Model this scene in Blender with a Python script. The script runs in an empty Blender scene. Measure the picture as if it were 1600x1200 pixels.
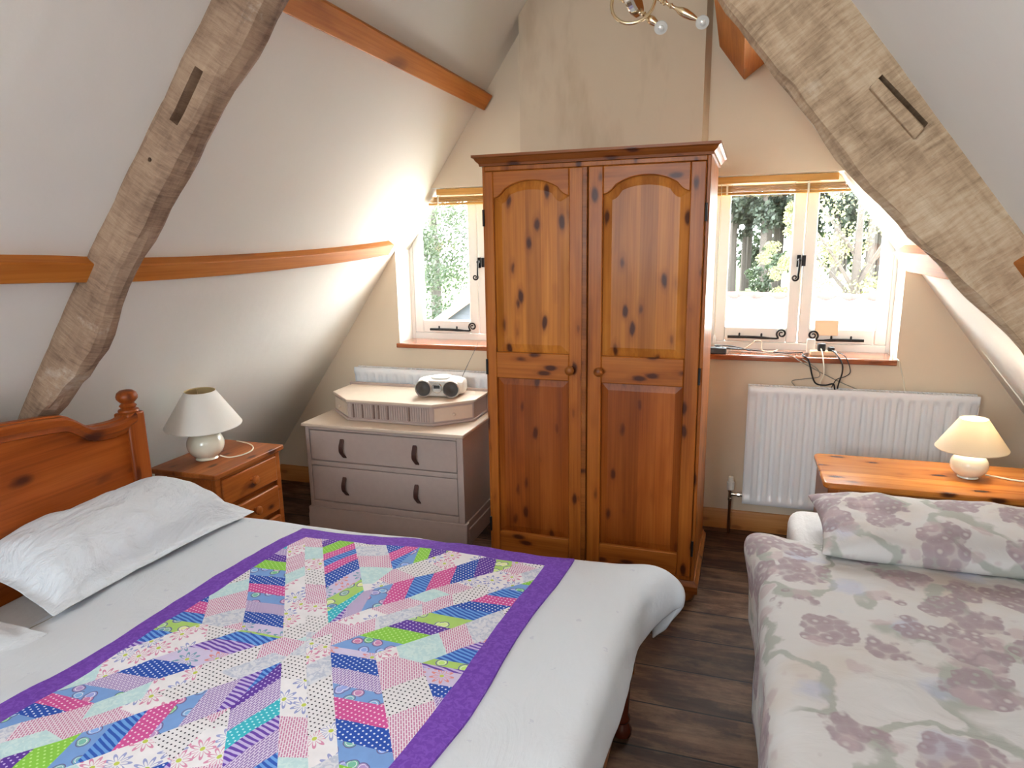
import bpy, bmesh, math, random
from mathutils import Vector, Matrix, noise
random.seed(7)
PI = math.pi
scene = bpy.context.scene
COL = scene.collection

# ------------------------------------------------------------------ camera, sky, sun, lights, exposure
def make_camera():
    yaw, pitch, roll = 0.319128, 0.211046, -0.0169838
    cy, sy, cp, sp = math.cos(yaw), math.sin(yaw), math.cos(pitch), math.sin(pitch)
    f = Vector((-sy*cp, cy*cp, -sp)); r = Vector((cy, sy, 0)); u = r.cross(f)
    cr, sr = math.cos(roll), math.sin(roll)
    r2 = cr*r + sr*u; u2 = -sr*r + cr*u
    m = Matrix((r2, u2, -f)).transposed().to_4x4()
    m.translation = Vector((0, 0, 1.55))
    cd = bpy.data.cameras.new('camera'); cam = bpy.data.objects.new('camera', cd); COL.objects.link(cam)
    cam.matrix_world = m
    cd.sensor_width = 36; cd.lens = 1059.4/1600*36; cd.clip_start = .02; cd.clip_end = 500
    scene.camera = cam
make_camera()
world = bpy.data.worlds.new('sky'); scene.world = world; world.use_nodes = True
bg = world.node_tree.nodes['Background']
bg.inputs[0].default_value = (.93, .97, 1.0, 1); bg.inputs[1].default_value = 20.0

def light(name, kind, loc, energy, color=(1, 1, 1), size=.1, size_y=None, target=None, direction=None):
    d = bpy.data.lights.new(name, kind); o = bpy.data.objects.new(name, d); COL.objects.link(o)
    o.location = loc; d.energy = energy; d.color = color
    if kind == 'AREA':
        d.shape = 'RECTANGLE'; d.size = size; d.size_y = size_y or size
    elif kind == 'POINT': d.shadow_soft_size = size
    if target is not None: direction = Vector(target) - Vector(loc)
    if direction is not None: o.rotation_euler = Vector(direction).to_track_quat('-Z', 'Y').to_euler()
    return o
sun = light('sun', 'SUN', (-20, 20, 30), 13.0, (1, .95, .86), direction=(.86, -.27, -.62)); sun.data.angle = .01
light('rear_fill_light', 'AREA', (-1.15, -1.85, 1.85), 70, (.78, .91, 1), 1.5, 1.3, target=(-.3, 3, 1.5))  # unseen fill light added in front of the windowless rear wall
light('camera_flash', 'POINT', (.03, -.02, 1.63), 11, (.97, .98, 1), .025)
scene.view_settings.view_transform = 'Standard'
scene.view_settings.look = 'None'
scene.view_settings.exposure = 0.58
scene.view_settings.gamma = 1
scene.view_settings.use_curve_mapping = False

# ------------------------------------------------------------------ node helpers
def new_mat(name, rough=.6, col=(.8, .8, .8), metal=0, spec=.5, coat=0):
    m = bpy.data.materials.new(name); m.use_nodes = True
    nt = m.node_tree; b = nt.nodes['Principled BSDF']
    b.inputs['Base Color'].default_value = (*col, 1); b.inputs['Roughness'].default_value = rough
    b.inputs['Metallic'].default_value = metal; b.inputs['Specular IOR Level'].default_value = spec
    if coat: b.inputs['Coat Weight'].default_value = coat; b.inputs['Coat Roughness'].default_value = .15
    return m, nt, b
def N(nt, t, props=None, **ins):
    n = nt.nodes.new('ShaderNode' + t)
    for k, v in (props or {}).items(): setattr(n, k, v)
    for k, v in ins.items():
        s = n.inputs[int(k[1:])] if k[0] == 'i' and k[1:].isdigit() else n.inputs[k.replace('_', ' ')]
        if isinstance(v, bpy.types.NodeSocket): nt.links.new(v, s)
        elif isinstance(v, (tuple, list)) and s.type == 'RGBA' and len(v) == 3: s.default_value = (*v, 1)
        else: s.default_value = v
    return n
def M(nt, op, a, b=0.0, c=None):
    n = nt.nodes.new('ShaderNodeMath'); n.operation = op
    for i, v in enumerate((a, b) if c is None else (a, b, c)):
        if isinstance(v, bpy.types.NodeSocket): nt.links.new(v, n.inputs[i])
        else: n.inputs[i].default_value = v
    return n.outputs[0]
def mix(nt, fac, a, b, blend='MIX'):
    n = nt.nodes.new('ShaderNodeMix'); n.data_type = 'RGBA'; n.blend_type = blend
    for i, v in ((0, fac), (6, a), (7, b)):
        if isinstance(v, bpy.types.NodeSocket): nt.links.new(v, n.inputs[i])
        else: n.inputs[i].default_value = (*v, 1) if isinstance(v, (tuple, list)) else v
    return n.outputs[2]
def ramp(nt, fac, stops, interp='LINEAR'):
    n = nt.nodes.new('ShaderNodeValToRGB'); cr = n.color_ramp; cr.interpolation = interp
    while len(cr.elements) < len(stops): cr.elements.new(.5)
    for e, (p, c) in zip(cr.elements, stops):
        e.position = p; e.color = (c, c, c, 1) if isinstance(c, (int, float)) else (*c, 1)
    nt.links.new(fac, n.inputs[0]); return n.outputs[0]
def objco(nt, scale=(1, 1, 1), rot=(0, 0, 0), loc=(0, 0, 0)):
    tc = nt.nodes.new('ShaderNodeTexCoord'); mp = nt.nodes.new('ShaderNodeMapping')
    mp.inputs['Scale'].default_value = scale; mp.inputs['Rotation'].default_value = rot; mp.inputs['Location'].default_value = loc
    nt.links.new(tc.outputs['Object'], mp.inputs[0]); return mp.outputs[0]
def bump(nt, b, h, strength=.2, dist=.01):
    n = N(nt, 'Bump', None, Strength=strength, Distance=dist, Height=h); nt.links.new(n.outputs[0], b.inputs['Normal'])
def srgb(r, g, b):
    f = lambda c: (c/255/12.92) if c/255 <= .04045 else ((c/255+.055)/1.055)**2.4
    return (f(r), f(g), f(b))

# ------------------------------------------------------------------ materials
def plain(name, col, rough=.6, metal=0, coat=0, noise_amt=0.0, nscale=20, bump_s=0, bump_scale=60):
    m, nt, b = new_mat(name, rough, col, metal, coat=coat)
    if noise_amt:
        n = N(nt, 'TexNoise', None, Vector=objco(nt), Scale=nscale, Detail=4.0)
        c = mix(nt, n.outputs[0], tuple(x*(1-noise_amt) for x in col), tuple(min(1, x*(1+noise_amt)) for x in col))
        nt.links.new(c, b.inputs['Base Color'])
    if bump_s:
        n = N(nt, 'TexNoise', None, Vector=objco(nt), Scale=bump_scale, Detail=3.0)
        bump(nt, b, n.outputs[0], bump_s, .004)
    return m
def plaster(name, col, stain=None):
    m, nt, b = new_mat(name, .85, col, spec=.2)
    co = objco(nt)
    n = N(nt, 'TexNoise', None, Vector=co, Scale=1.3, Detail=3.0)
    c = mix(nt, n.outputs[0], tuple(x*.95 for x in col), tuple(min(1, x*1.05) for x in col))
    if stain:
        s = N(nt, 'TexNoise', None, Vector=objco(nt, (5, 5, 1.6)), Scale=1.0, Detail=4.0, Roughness=.6)
        c = mix(nt, M(nt, 'MULTIPLY', ramp(nt, s.outputs[0], [(.55, 0.0), (.75, 1.0)]), .45), c, stain)
    nt.links.new(c, b.inputs['Base Color'])
    h = N(nt, 'TexNoise', None, Vector=co, Scale=9.0, Detail=6.0)
    bump(nt, b, h.outputs[0], .12, .02)
    return m
def pine(name, axis='z', dark=(122, 60, 17), mid=(162, 88, 28), lite=(184, 110, 43), staves=0.0, knots=1.0, rough=.38, kscale=1.4, seed=0.0, coat=.04, stave_axis=None):
    m, nt, b = new_mat(name, rough, coat=coat, spec=.24)
    s = {'x': (1.2, 14, 14), 'y': (14, 1.2, 14), 'z': (14, 14, 1.2)}[axis]
    co = objco(nt, s, loc=(seed, seed*1.7, seed*.6))
    g = N(nt, 'TexNoise', None, Vector=co, Scale=1.0, Detail=3.0, Roughness=.55, Distortion=.6)
    fine = N(nt, 'TexNoise', None, Vector=objco(nt, tuple(x*(9 if x > 5 else 2) for x in s)), Scale=1.0, Detail=2.0)
    c = ramp(nt, g.outputs[0], [(.25, srgb(*dark)), (.5, srgb(*mid)), (.75, srgb(*lite))])
    c = mix(nt, .22, c, ramp(nt, fine.outputs[0], [(.35, srgb(*dark)), (.6, srgb(*lite))]))
    if staves:
        tc = objco(nt); sp = N(nt, 'SeparateXYZ', None, Vector=tc)
        k = {'x': 0, 'y': 1, 'z': 2}[stave_axis or ('x' if axis != 'x' else 'y')]
        fl = M(nt, 'FLOOR', M(nt, 'DIVIDE', sp.outputs[k], staves))
        wn = N(nt, 'TexWhiteNoise', {'noise_dimensions': '1D'}, W=M(nt, 'ADD', fl, seed))
        c = mix(nt, 1.0, c, ramp(nt, wn.outputs[0], [(0, (.74, .68, .62)), (1, (1.12, 1.1, 1.06))]), 'MULTIPLY')
    if knots:
        ks = {'x': (4.5, 11, 11), 'y': (11, 4.5, 11), 'z': (11, 11, 4.5)}[axis]
        ks = tuple(x*kscale for x in ks)
        kc = objco(nt, ks, loc=(seed+3.1, seed*2+1.3, seed+.7))
        wn = N(nt, 'TexNoise', None, Vector=kc, Scale=2.0, Detail=2.0)
        va = N(nt, 'VectorMath', {'operation': 'SCALE'}, i0=wn.outputs[1], Scale=.22)
        vb = N(nt, 'VectorMath', {'operation': 'ADD'}, i0=kc, i1=va.outputs[0])
        v = N(nt, 'TexVoronoi', None, Vector=vb.outputs[0], Scale=1.0, Randomness=1.0)
        halo = ramp(nt, v.outputs['Distance'], [(.12, 1.0), (.40, 0.0)])
        core = ramp(nt, v.outputs['Distance'], [(.12, 1.0), (.23, 0.0)])
        c = mix(nt, M(nt, 'MULTIPLY', halo, .45*knots), c, srgb(118, 52, 18))
        c = mix(nt, M(nt, 'MULTIPLY', core, .9*knots), c, srgb(62, 24, 12))
    nt.links.new(c, b.inputs['Base Color'])
    bump(nt, b, g.outputs[0], .05, .004)
    return m
def oak(name, axis_rot, col_a, col_b, col_c, seed=0.0):
    m, nt, b = new_mat(name, .8, spec=.25)
    tc = nt.nodes.new('ShaderNodeTexCoord')
    r = N(nt, 'Mapping', None, Vector=tc.outputs['Object'], Rotation=axis_rot)
    g = N(nt, 'TexNoise', None, Vector=N(nt, 'Mapping', None, Vector=r.outputs[0], Scale=(22, 22, 3), Location=(seed, 0, seed)).outputs[0], Scale=1.0, Detail=6.0, Roughness=.65, Distortion=.8)
    saw = N(nt, 'TexNoise', None, Vector=N(nt, 'Mapping', None, Vector=r.outputs[0], Scale=(13, 13, 95), Rotation=(0, .12, 0)).outputs[0], Scale=1.0, Detail=5.0, Roughness=.7, Distortion=.5)
    big = N(nt, 'TexNoise', None, Vector=r.outputs[0], Scale=4.5, Detail=5.0, Roughness=.6)
    chalk = N(nt, 'TexNoise', None, Vector=r.outputs[0], Scale=5.2, Detail=6.0, Roughness=.7)
    f = M(nt, 'ADD', M(nt, 'MULTIPLY', saw.outputs[0], .34), M(nt, 'ADD', M(nt, 'MULTIPLY', big.outputs[0], .42), M(nt, 'MULTIPLY', g.outputs[0], .24)))
    c = ramp(nt, f, [(.36, srgb(*col_a)), (.5, srgb(*col_b)), (.64, srgb(*col_c))])
    c = mix(nt, M(nt, 'MULTIPLY', ramp(nt, chalk.outputs[0], [(.62, 0.0), (.75, 1.0)]), .45), c, srgb(214, 204, 190))
    nt.links.new(c, b.inputs['Base Color'])
    bump(nt, b, M(nt, 'ADD', g.outputs[0], saw.outputs[0]), .5, .01)
    return m
def floorboards():
    m, nt, b = new_mat('worn_floorboards', .6, spec=.2)
    co = objco(nt, loc=(.37, .06, 0))
    br = N(nt, 'TexBrick', {'offset': .37, 'offset_frequency': 2, 'squash': 1.0}, Vector=co, Scale=1.0, Mortar_Size=.0035, Mortar_Smooth=.2, Brick_Width=1.35, Row_Height=.212, Color1=(.0, .0, .0), Color2=(1, 1, 1), Mortar=(.5, .5, .5), Bias=0.0)
    g = N(nt, 'TexNoise', None, Vector=objco(nt, (1.8, 13, 5)), Scale=1.0, Detail=7.0, Roughness=.7, Distortion=.8)
    w = N(nt, 'TexNoise', None, Vector=objco(nt, (4.0, 8, 3)), Scale=1.0, Detail=6.0, Roughness=.68)
    c = ramp(nt, g.outputs[0], [(.32, srgb(36, 22, 15)), (.5, srgb(76, 52, 37)), (.68, srgb(122, 92, 70))])
    c = mix(nt, M(nt, 'MULTIPLY', ramp(nt, w.outputs[0], [(.48, 0.0), (.72, 1.0)]), .55), c, srgb(142, 114, 90))
    c = mix(nt, M(nt, 'MULTIPLY', ramp(nt, w.outputs[0], [(.32, 1.0), (.5, 0.0)]), .75), c, srgb(54, 26, 16))
    tone = ramp(nt, br.outputs[0], [(0, (.62, .56, .52)), (1, (1.25, 1.18, 1.12))])
    c = mix(nt, 1.0, c, tone, 'MULTIPLY')
    c = mix(nt, br.outputs[1], c, (.008, .005, .004))
    nt.links.new(c, b.inputs['Base Color'])
    bump(nt, b, M(nt, 'SUBTRACT', M(nt, 'MULTIPLY', g.outputs[0], .4), br.outputs[1]), .5, .006)
    return m
def linen(name, col, wrinkle=.5, sprigs=False):
    m, nt, b = new_mat(name, .9, col, spec=.15)
    b.inputs['Sheen Weight'].default_value = .05
    co = objco(nt)
    w1 = N(nt, 'TexNoise', None, Vector=objco(nt, (7, 3.5, 5), rot=(0, 0, .5)), Scale=1.0, Detail=5.0, Roughness=.6, Distortion=1.1)
    w2 = N(nt, 'TexNoise', None, Vector=objco(nt, (22, 11, 14), rot=(0, 0, -.7)), Scale=1.0, Detail=3.0, Roughness=.5, Distortion=1.5)
    bump(nt, b, M(nt, 'ADD', w1.outputs[0], M(nt, 'MULTIPLY', w2.outputs[0], .3)), wrinkle, .03)
    if sprigs:
        v = N(nt, 'TexVoronoi', {'voronoi_dimensions': '2D'}, Vector=objco(nt, (7, 7, 7), rot=(0, 0, .8)), Scale=1.0, Randomness=.15)
        nn = N(nt, 'TexNoise', None, Vector=co, Scale=90.0)
        k = M(nt, 'MULTIPLY', M(nt, 'LESS_THAN', v.outputs['Distance'], .055), M(nt, 'GREATER_THAN', nn.outputs[0], .52))
        nt.links.new(mix(nt, M(nt, 'MULTIPLY', k, .35), col, srgb(170, 172, 190)), b.inputs['Base Color'])
    return m
def floral_bedding(name):
    m, nt, b = new_mat(name, .9, spec=.15)
    base = srgb(204, 201, 199); mauve = srgb(158, 140, 146); mauve2 = srgb(186, 168, 170); sage = srgb(166, 168, 160); blue = srgb(178, 183, 204); sand = srgb(196, 182, 166)
    co = objco(nt)
    wn = N(nt, 'TexNoise', None, Vector=co, Scale=11.0, Detail=3.0)
    warp = N(nt, 'VectorMath', {'operation': 'SCALE'}, i0=N(nt, 'VectorMath', {'operation': 'SUBTRACT'}, i0=wn.outputs[1], i1=(.5, .5, .5)).outputs[0], Scale=.11)
    cw = N(nt, 'VectorMath', {'operation': 'ADD'}, i0=co, i1=warp.outputs[0]).outputs[0]
    n_s = N(nt, 'TexNoise', None, Vector=co, Scale=4.0, Detail=3.0)
    c = mix(nt, M(nt, 'MULTIPLY', ramp(nt, n_s.outputs[0], [(.5, 0.0), (.7, 1.0)]), .55), base, sand)
    # curling sage stems
    n_l = N(nt, 'TexNoise', None, Vector=cw, Scale=4.6, Detail=.6)
    iso = M(nt, 'ABSOLUTE', M(nt, 'SUBTRACT', M(nt, 'FRACT', M(nt, 'MULTIPLY', n_l.outputs[0], 3.4)), .5))
    msk = ramp(nt, N(nt, 'TexNoise', None, Vector=objco(nt, loc=(5, 2, 1)), Scale=4.5, Detail=1.0).outputs[0], [(.36, 0.0), (.44, 1.0)])
    stem = M(nt, 'MULTIPLY', ramp(nt, iso, [(.09, 1.0), (.16, 0.0)]), msk)
    c = mix(nt, M(nt, 'MULTIPLY', stem, .9), c, sage)
    # blue sprigs
    vb = N(nt, 'TexVoronoi', {'voronoi_dimensions': '3D'}, Vector=N(nt, 'VectorMath', {'operation': 'ADD'}, i0=cw, i1=(.3, .7, .1)).outputs[0], Scale=4.2, Randomness=.8)
    c = mix(nt, M(nt, 'MULTIPLY', ramp(nt, vb.outputs['Distance'], [(.13, 1.0), (.24, 0.0)]), .6), c, blue)
    # mauve flower clusters with scalloped petals
    vm = N(nt, 'TexVoronoi', {'voronoi_dimensions': '3D'}, Vector=cw, Scale=5.4, Randomness=.8)
    sm = N(nt, 'TexVoronoi', {'voronoi_dimensions': '3D'}, Vector=co, Scale=30.0, Randomness=1.0)
    d = M(nt, 'ADD', vm.outputs['Distance'], M(nt, 'MULTIPLY', sm.outputs['Distance'], .13))
    cl = ramp(nt, d, [(.49, 1.0), (.525, 0.0)])
    pet = ramp(nt, sm.outputs['Distance'], [(.12, 0.25), (.3, 1.0), (.62, .85), (.75, .45)])
    c = mix(nt, M(nt, 'MULTIPLY', M(nt, 'MULTIPLY', cl, pet), .9), c, mauve)
    vs = N(nt, 'TexVoronoi', {'voronoi_dimensions': '3D'}, Vector=N(nt, 'VectorMath', {'operation': 'ADD'}, i0=cw, i1=(1.3, .2, 2.1)).outputs[0], Scale=10.0, Randomness=1.0)
    c = mix(nt, M(nt, 'MULTIPLY', ramp(nt, vs.outputs['Distance'], [(.24, 1.0), (.34, 0.0)]), .6), c, mauve2)
    nt.links.new(c, b.inputs['Base Color'])
    w1 = N(nt, 'TexNoise', None, Vector=objco(nt, (4, 9, 6)), Scale=1.0, Detail=4.0, Distortion=.8)
    bump(nt, b, w1.outputs[0], .35, .03)
    return m

# quilt print fabrics: coordinates are the quilt's own
def print_fabric(name, kind, bgc, fg=None, fg2=None, ang=0.0):
    m, nt, b = new_mat(name, .9, spec=.12)
    bgc = srgb(*bgc); fg = srgb(*fg) if fg else None; fg2 = srgb(*fg2) if fg2 else fg
    co = objco(nt, rot=(0, 0, ang))
    flat = N(nt, 'SeparateXYZ', None, Vector=co)
    c2 = N(nt, 'CombineXYZ', None, X=flat.outputs[0], Y=flat.outputs[1], Z=0.0).outputs[0]
    mott = N(nt, 'TexNoise', None, Vector=c2, Scale=35.0, Detail=3.0)
    c = mix(nt, mott.outputs[0], tuple(x*.9 for x in bgc), tuple(min(1, x*1.1) for x in bgc))
    if kind == 'dot':
        v = N(nt, 'TexVoronoi', {'voronoi_dimensions': '2D'}, Vector=c2, Scale=88.0, Randomness=0.0)
        c = mix(nt, M(nt, 'LESS_THAN', v.outputs['Distance'], .2), c, fg)
    elif kind == 'stripe':
        w = N(nt, 'TexWave', {'bands_direction': 'Y'}, Vector=c2, Scale=26.0, Distortion=1.6, Detail=1.0, Detail_Scale=1.2)
        c = mix(nt, ramp(nt, w.outputs[1], [(.45, 0.0), (.55, 1.0)]), c, fg)
    elif kind == 'weave':
        br = N(nt, 'TexBrick', {'offset': .5}, Vector=N(nt, 'Mapping', None, Vector=c2, Rotation=(0, 0, .785)).outputs[0], Scale=1.0, Brick_Width=.014, Row_Height=.0055, Mortar_Size=.0013, Color1=fg, Color2=fg, Mortar=bgc)
        c = mix(nt, M(nt, 'SUBTRACT', 1.0, br.outputs[1]), c, fg)
    elif kind in ('flower', 'paisley'):
        v = N(nt, 'TexVoronoi', {'voronoi_dimensions': '2D'}, Vector=c2, Scale=17.0 if kind == 'flower' else 24.0, Randomness=.7)
        dv = N(nt, 'VectorMath', {'operation': 'SUBTRACT'}, i0=c2, i1=v.outputs['Position'])
        sp = N(nt, 'SeparateXYZ', None, Vector=dv.outputs[0])
        th = M(nt, 'ARCTAN2', sp.outputs[1], sp.outputs[0])
        hue = N(nt, 'SeparateColor', None, Color=v.outputs['Color'])
        ink = mix(nt, M(nt, 'GREATER_THAN', hue.outputs[0], .5), fg, fg2)
        if kind == 'flower':
            pet = M(nt, 'ABSOLUTE', M(nt, 'COSINE', M(nt, 'MULTIPLY', th, 4.5)))
            rr = M(nt, 'MULTIPLY', pet, .44)
            edge = M(nt, 'ABSOLUTE', M(nt, 'SUBTRACT', v.outputs['Distance'], rr))
            k = M(nt, 'MULTIPLY', M(nt, 'LESS_THAN', edge, .075), M(nt, 'GREATER_THAN', v.outputs['Distance'], .13))
            c = mix(nt, M(nt, 'MULTIPLY', k, .85), c, ink)
            c = mix(nt, M(nt, 'LESS_THAN', v.outputs['Distance'], .09), c, srgb(190, 200, 90))
        else:
            rr = M(nt, 'ADD', .3, M(nt, 'MULTIPLY', M(nt, 'COSINE', M(nt, 'ADD', th, M(nt, 'MULTIPLY', hue.outputs[1], 6.3))), .17))
            e = M(nt, 'SUBTRACT', v.outputs['Distance'], rr)
            c = mix(nt, M(nt, 'LESS_THAN', e, -.02), c, mix(nt, hue.outputs[2], tuple(min(1, x*1.25) for x in bgc), ink))
            c = mix(nt, M(nt, 'LESS_THAN', M(nt, 'ABSOLUTE', e), .035), c, srgb(110, 105, 150))
            c = mix(nt, M(nt, 'LESS_THAN', M(nt, 'ABSOLUTE', M(nt, 'ADD', e, .13)), .02), c, srgb(236, 232, 236))
    elif kind == 'mist':
        n = N(nt, 'TexNoise', None, Vector=c2, Scale=75.0, Detail=2.0, Distortion=1.2)
        c = mix(nt, ramp(nt, n.outputs[0], [(.45, 0.0), (.6, .85)]), c, fg)
    nt.links.new(c, b.inputs['Base Color'])
    w1 = N(nt, 'TexNoise', None, Vector=objco(nt, (12, 12, 12)), Scale=1.0, Detail=3.0)
    bump(nt, b, w1.outputs[0], .3, .012)
    return m
def glass_mat():
    m, nt, b = new_mat('window_glass'); nt.nodes.remove(b)
    ge = N(nt, 'NewGeometry'); fr = N(nt, 'Fresnel', None, IOR=M(nt, 'SUBTRACT', 1.45, M(nt, 'MULTIPLY', ge.outputs['Backfacing'], 1.45-1/1.45)))
    mx = N(nt, 'MixShader', None, i0=fr.outputs[0], i1=N(nt, 'BsdfTransparent', None, Color=(.97, .985, .98)).outputs[0], i2=N(nt, 'BsdfGlossy', None, Roughness=.012).outputs[0])
    nt.links.new(mx.outputs[0], nt.nodes['Material Output'].inputs[0]); return m
def shade_mat(name, col, k):
    m, nt, b = new_mat(name, .9, col, spec=.1)
    tr = N(nt, 'BsdfTranslucent', None, Color=col)
    mx = N(nt, 'MixShader', None, i0=k, i1=b.outputs[0], i2=tr.outputs[0])
    nt.links.new(mx.outputs[0], nt.nodes['Material Output'].inputs[0]); return m

MT = {}
MT['wall'] = plaster('cream_plaster', srgb(224, 206, 181))
MT['breast'] = plaster('stained_cream_plaster', srgb(212, 191, 165), srgb(168, 138, 108))
MT['slope'] = plaster('white_plaster', srgb(232, 228, 220))
MT['floor'] = floorboards()
MT['white_gloss'] = plain('white_gloss_paint', srgb(240, 238, 232), .3)
MT['white_enamel'] = plain('white_radiator_enamel', srgb(236, 238, 240), .28, coat=.3)
MT['sill'] = pine('varnished_sill', 'x', (124, 60, 30), (156, 84, 48), (176, 104, 62), knots=.3, rough=.16, coat=.9)
MT['pine_v'] = pine('antique_pine_upright', 'z')
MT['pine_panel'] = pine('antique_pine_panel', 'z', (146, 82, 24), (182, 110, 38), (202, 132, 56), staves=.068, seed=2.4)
MT['pine_panel_low'] = pine('antique_pine_lower_panel', 'z', (116, 52, 14), (148, 75, 22), (168, 94, 35), staves=.072, seed=6.2, knots=.9)  # redder pine, with the falloff of light down the wardrobe darkened into the colour
MT['pine_h'] = pine('antique_pine_rail', 'x', seed=4.0)
MT['pine_dark'] = pine('dark_pine', 'x', (104, 52, 16), (136, 74, 26), (156, 92, 38), seed=1.0)
MT['pine_bed'] = pine('red_pine_headboard', 'y', (110, 48, 12), (150, 70, 20), (172, 90, 32), seed=5.0, kscale=.8)
MT['pine_bed_v'] = pine('red_pine_post', 'z', (106, 46, 14), (144, 68, 22), (166, 88, 34), seed=7.0, knots=.7)
MT['pine_top_y'] = pine('pine_top', 'y', (138, 70, 28), (174, 98, 46), (192, 120, 64), seed=3.0, staves=.09, stave_axis='x')
MT['pine_top_x'] = pine('honey_pine_top', 'x', (160, 88, 32), (198, 124, 50), (214, 144, 70), seed=9.0, staves=.1, stave_axis='y', rough=.22)
MT['pine_front'] = pine('pine_drawer_front', 'y', (126, 60, 18), (164, 86, 32), (184, 106, 48), seed=8.0)
MT['purlin'] = pine('orange_purlin', 'y', (156, 82, 22), (188, 110, 36), (204, 130, 56), knots=.5, rough=.55, coat=0, seed=2.0, kscale=.5)
MT['skirting'] = pine('pine_skirting', 'x', (166, 104, 50), (190, 128, 68), (204, 146, 84), knots=.4)
MT['oak_l'] = oak('old_oak_brown', (0, -.617, 0), (98, 74, 58), (146, 118, 96), (176, 148, 122), 1.0)
MT['oak_r'] = oak('old_oak_pale', (0, .642, 0), (124, 98, 74), (184, 156, 126), (212, 190, 162), 3.0)
MT['oak_dark'] = plain('old_oak_dark', srgb(62, 44, 30), .9, noise_amt=.3)
MT['mauve_paint'] = plain('mauve_chalk_paint', srgb(176, 157, 148), .55, noise_amt=.06, nscale=40)
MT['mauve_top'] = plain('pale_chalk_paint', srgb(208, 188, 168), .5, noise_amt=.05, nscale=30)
MT['mahogany'] = plain('dark_mahogany', srgb(84, 34, 20), .25, noise_amt=.2, coat=.3)
MT['worn'] = plain('worn_paint', srgb(128, 104, 94), .7, noise_amt=.3, nscale=90)
MT['leather'] = plain('brown_leather', srgb(74, 44, 36), .4, noise_amt=.2)
MT['ceramic'] = plain('cream_ceramic', srgb(232, 228, 208), .12, coat=.5)
MT['shade'] = shade_mat('cream_lampshade', srgb(238, 228, 208), .4); MT['shade_pale'] = shade_mat('pale_lampshade', srgb(240, 235, 226), .12)
MT['lining'] = shade_mat('shade_lining', srgb(206, 186, 140), .2)
MT['white_plastic'] = plain('white_plastic', srgb(235, 232, 224), .35)
MT['silver_plastic'] = plain('silver_plastic', srgb(206, 202, 194), .3, metal=.35)
MT['black_plastic'] = plain('black_plastic', srgb(30, 30, 32), .4)
MT['slate_plastic'] = plain('slate_plastic', srgb(70, 76, 84), .45)
MT['speaker'] = plain('speaker_mesh', srgb(58, 52, 46), .5, noise_amt=.3, nscale=300)
MT['chrome'] = plain('chrome', srgb(215, 212, 205), .12, metal=1)
MT['brass'] = plain('brass', srgb(226, 204, 166), .25, metal=1)
MT['copper'] = plain('copper_pipe', srgb(120, 78, 52), .3, metal=.8)
MT['iron'] = plain('black_iron', srgb(38, 36, 36), .5, metal=.5)
MT['blind'] = pine('bamboo_slats', 'x', (168, 112, 46), (204, 148, 74), (220, 170, 98), knots=0, rough=.45, coat=0)
MT['cord'] = plain('cream_cord', srgb(236, 228, 206), .6)
MT['grey_cable'] = plain('grey_cable', srgb(150, 144, 130), .5)
MT['duvet'] = linen('white_cotton_duvet', srgb(208, 211, 215), .25, True)
MT['pillow'] = linen('white_cotton_pillow', srgb(214, 217, 221), .8)
MT['mattress'] = linen('mattress_cover', srgb(222, 220, 218), .3)
MT['floral'] = floral_bedding('faded_floral_bedding')
MT['glass'] = glass_mat()
MT['peach'] = plain('pale_wood_block', srgb(236, 206, 170), .6)

# ------------------------------------------------------------------ geometry helpers
def tag(o, label=None, cat=None, group=None, kind=None):
    if label: o['label'] = label
    if cat: o['category'] = cat
    if group: o['group'] = group
    if kind: o['kind'] = kind
    return o
def thing(name, label, cat, loc=(0, 0, 0), rz=0, group=None):
    o = bpy.data.objects.new(name, None); COL.objects.link(o); o.location = loc; o.rotation_euler = (0, 0, rz)
    o.empty_display_size = .05
    return tag(o, label, cat, group)
def obj(name, bm, mats, parent=None, bevel=0, smooth=None, label=None, segs=2, angle=40):
    bmesh.ops.recalc_face_normals(bm, faces=bm.faces)
    me = bpy.data.meshes.new(name); bm.to_mesh(me); bm.free()
    for m in (mats if isinstance(mats, (list, tuple)) else [mats]): me.materials.append(MT[m] if isinstance(m, str) else m)
    o = bpy.data.objects.new(name, me); COL.objects.link(o)
    if parent: o.parent = parent
    if bevel:
        md = o.modifiers.new('bevel', 'BEVEL'); md.width = bevel; md.segments = segs; md.limit_method = 'ANGLE'; md.angle_limit = math.radians(35)
    if smooth or bevel:
        for p in me.polygons: p.use_smooth = True
        me.set_sharp_from_angle(angle=math.radians(angle))
    if label: o['label'] = label
    return o
def struct(name, bm, mats, **k):
    o = obj(name, bm, mats, **k)
    if not o.parent: o['kind'] = 'structure'
    return o
def B(): return bmesh.new()
def box(bm, x0, x1, y0, y1, z0, z1, mi=0):
    v = [bm.verts.new(p) for p in ((x0, y0, z0), (x1, y0, z0), (x1, y1, z0), (x0, y1, z0), (x0, y0, z1), (x1, y0, z1), (x1, y1, z1), (x0, y1, z1))]
    for f in ((3, 2, 1, 0), (4, 5, 6, 7), (0, 1, 5, 4), (1, 2, 6, 5), (2, 3, 7, 6), (3, 0, 4, 7)):
        bm.faces.new([v[i] for i in f]).material_index = mi
    return bm
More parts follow.
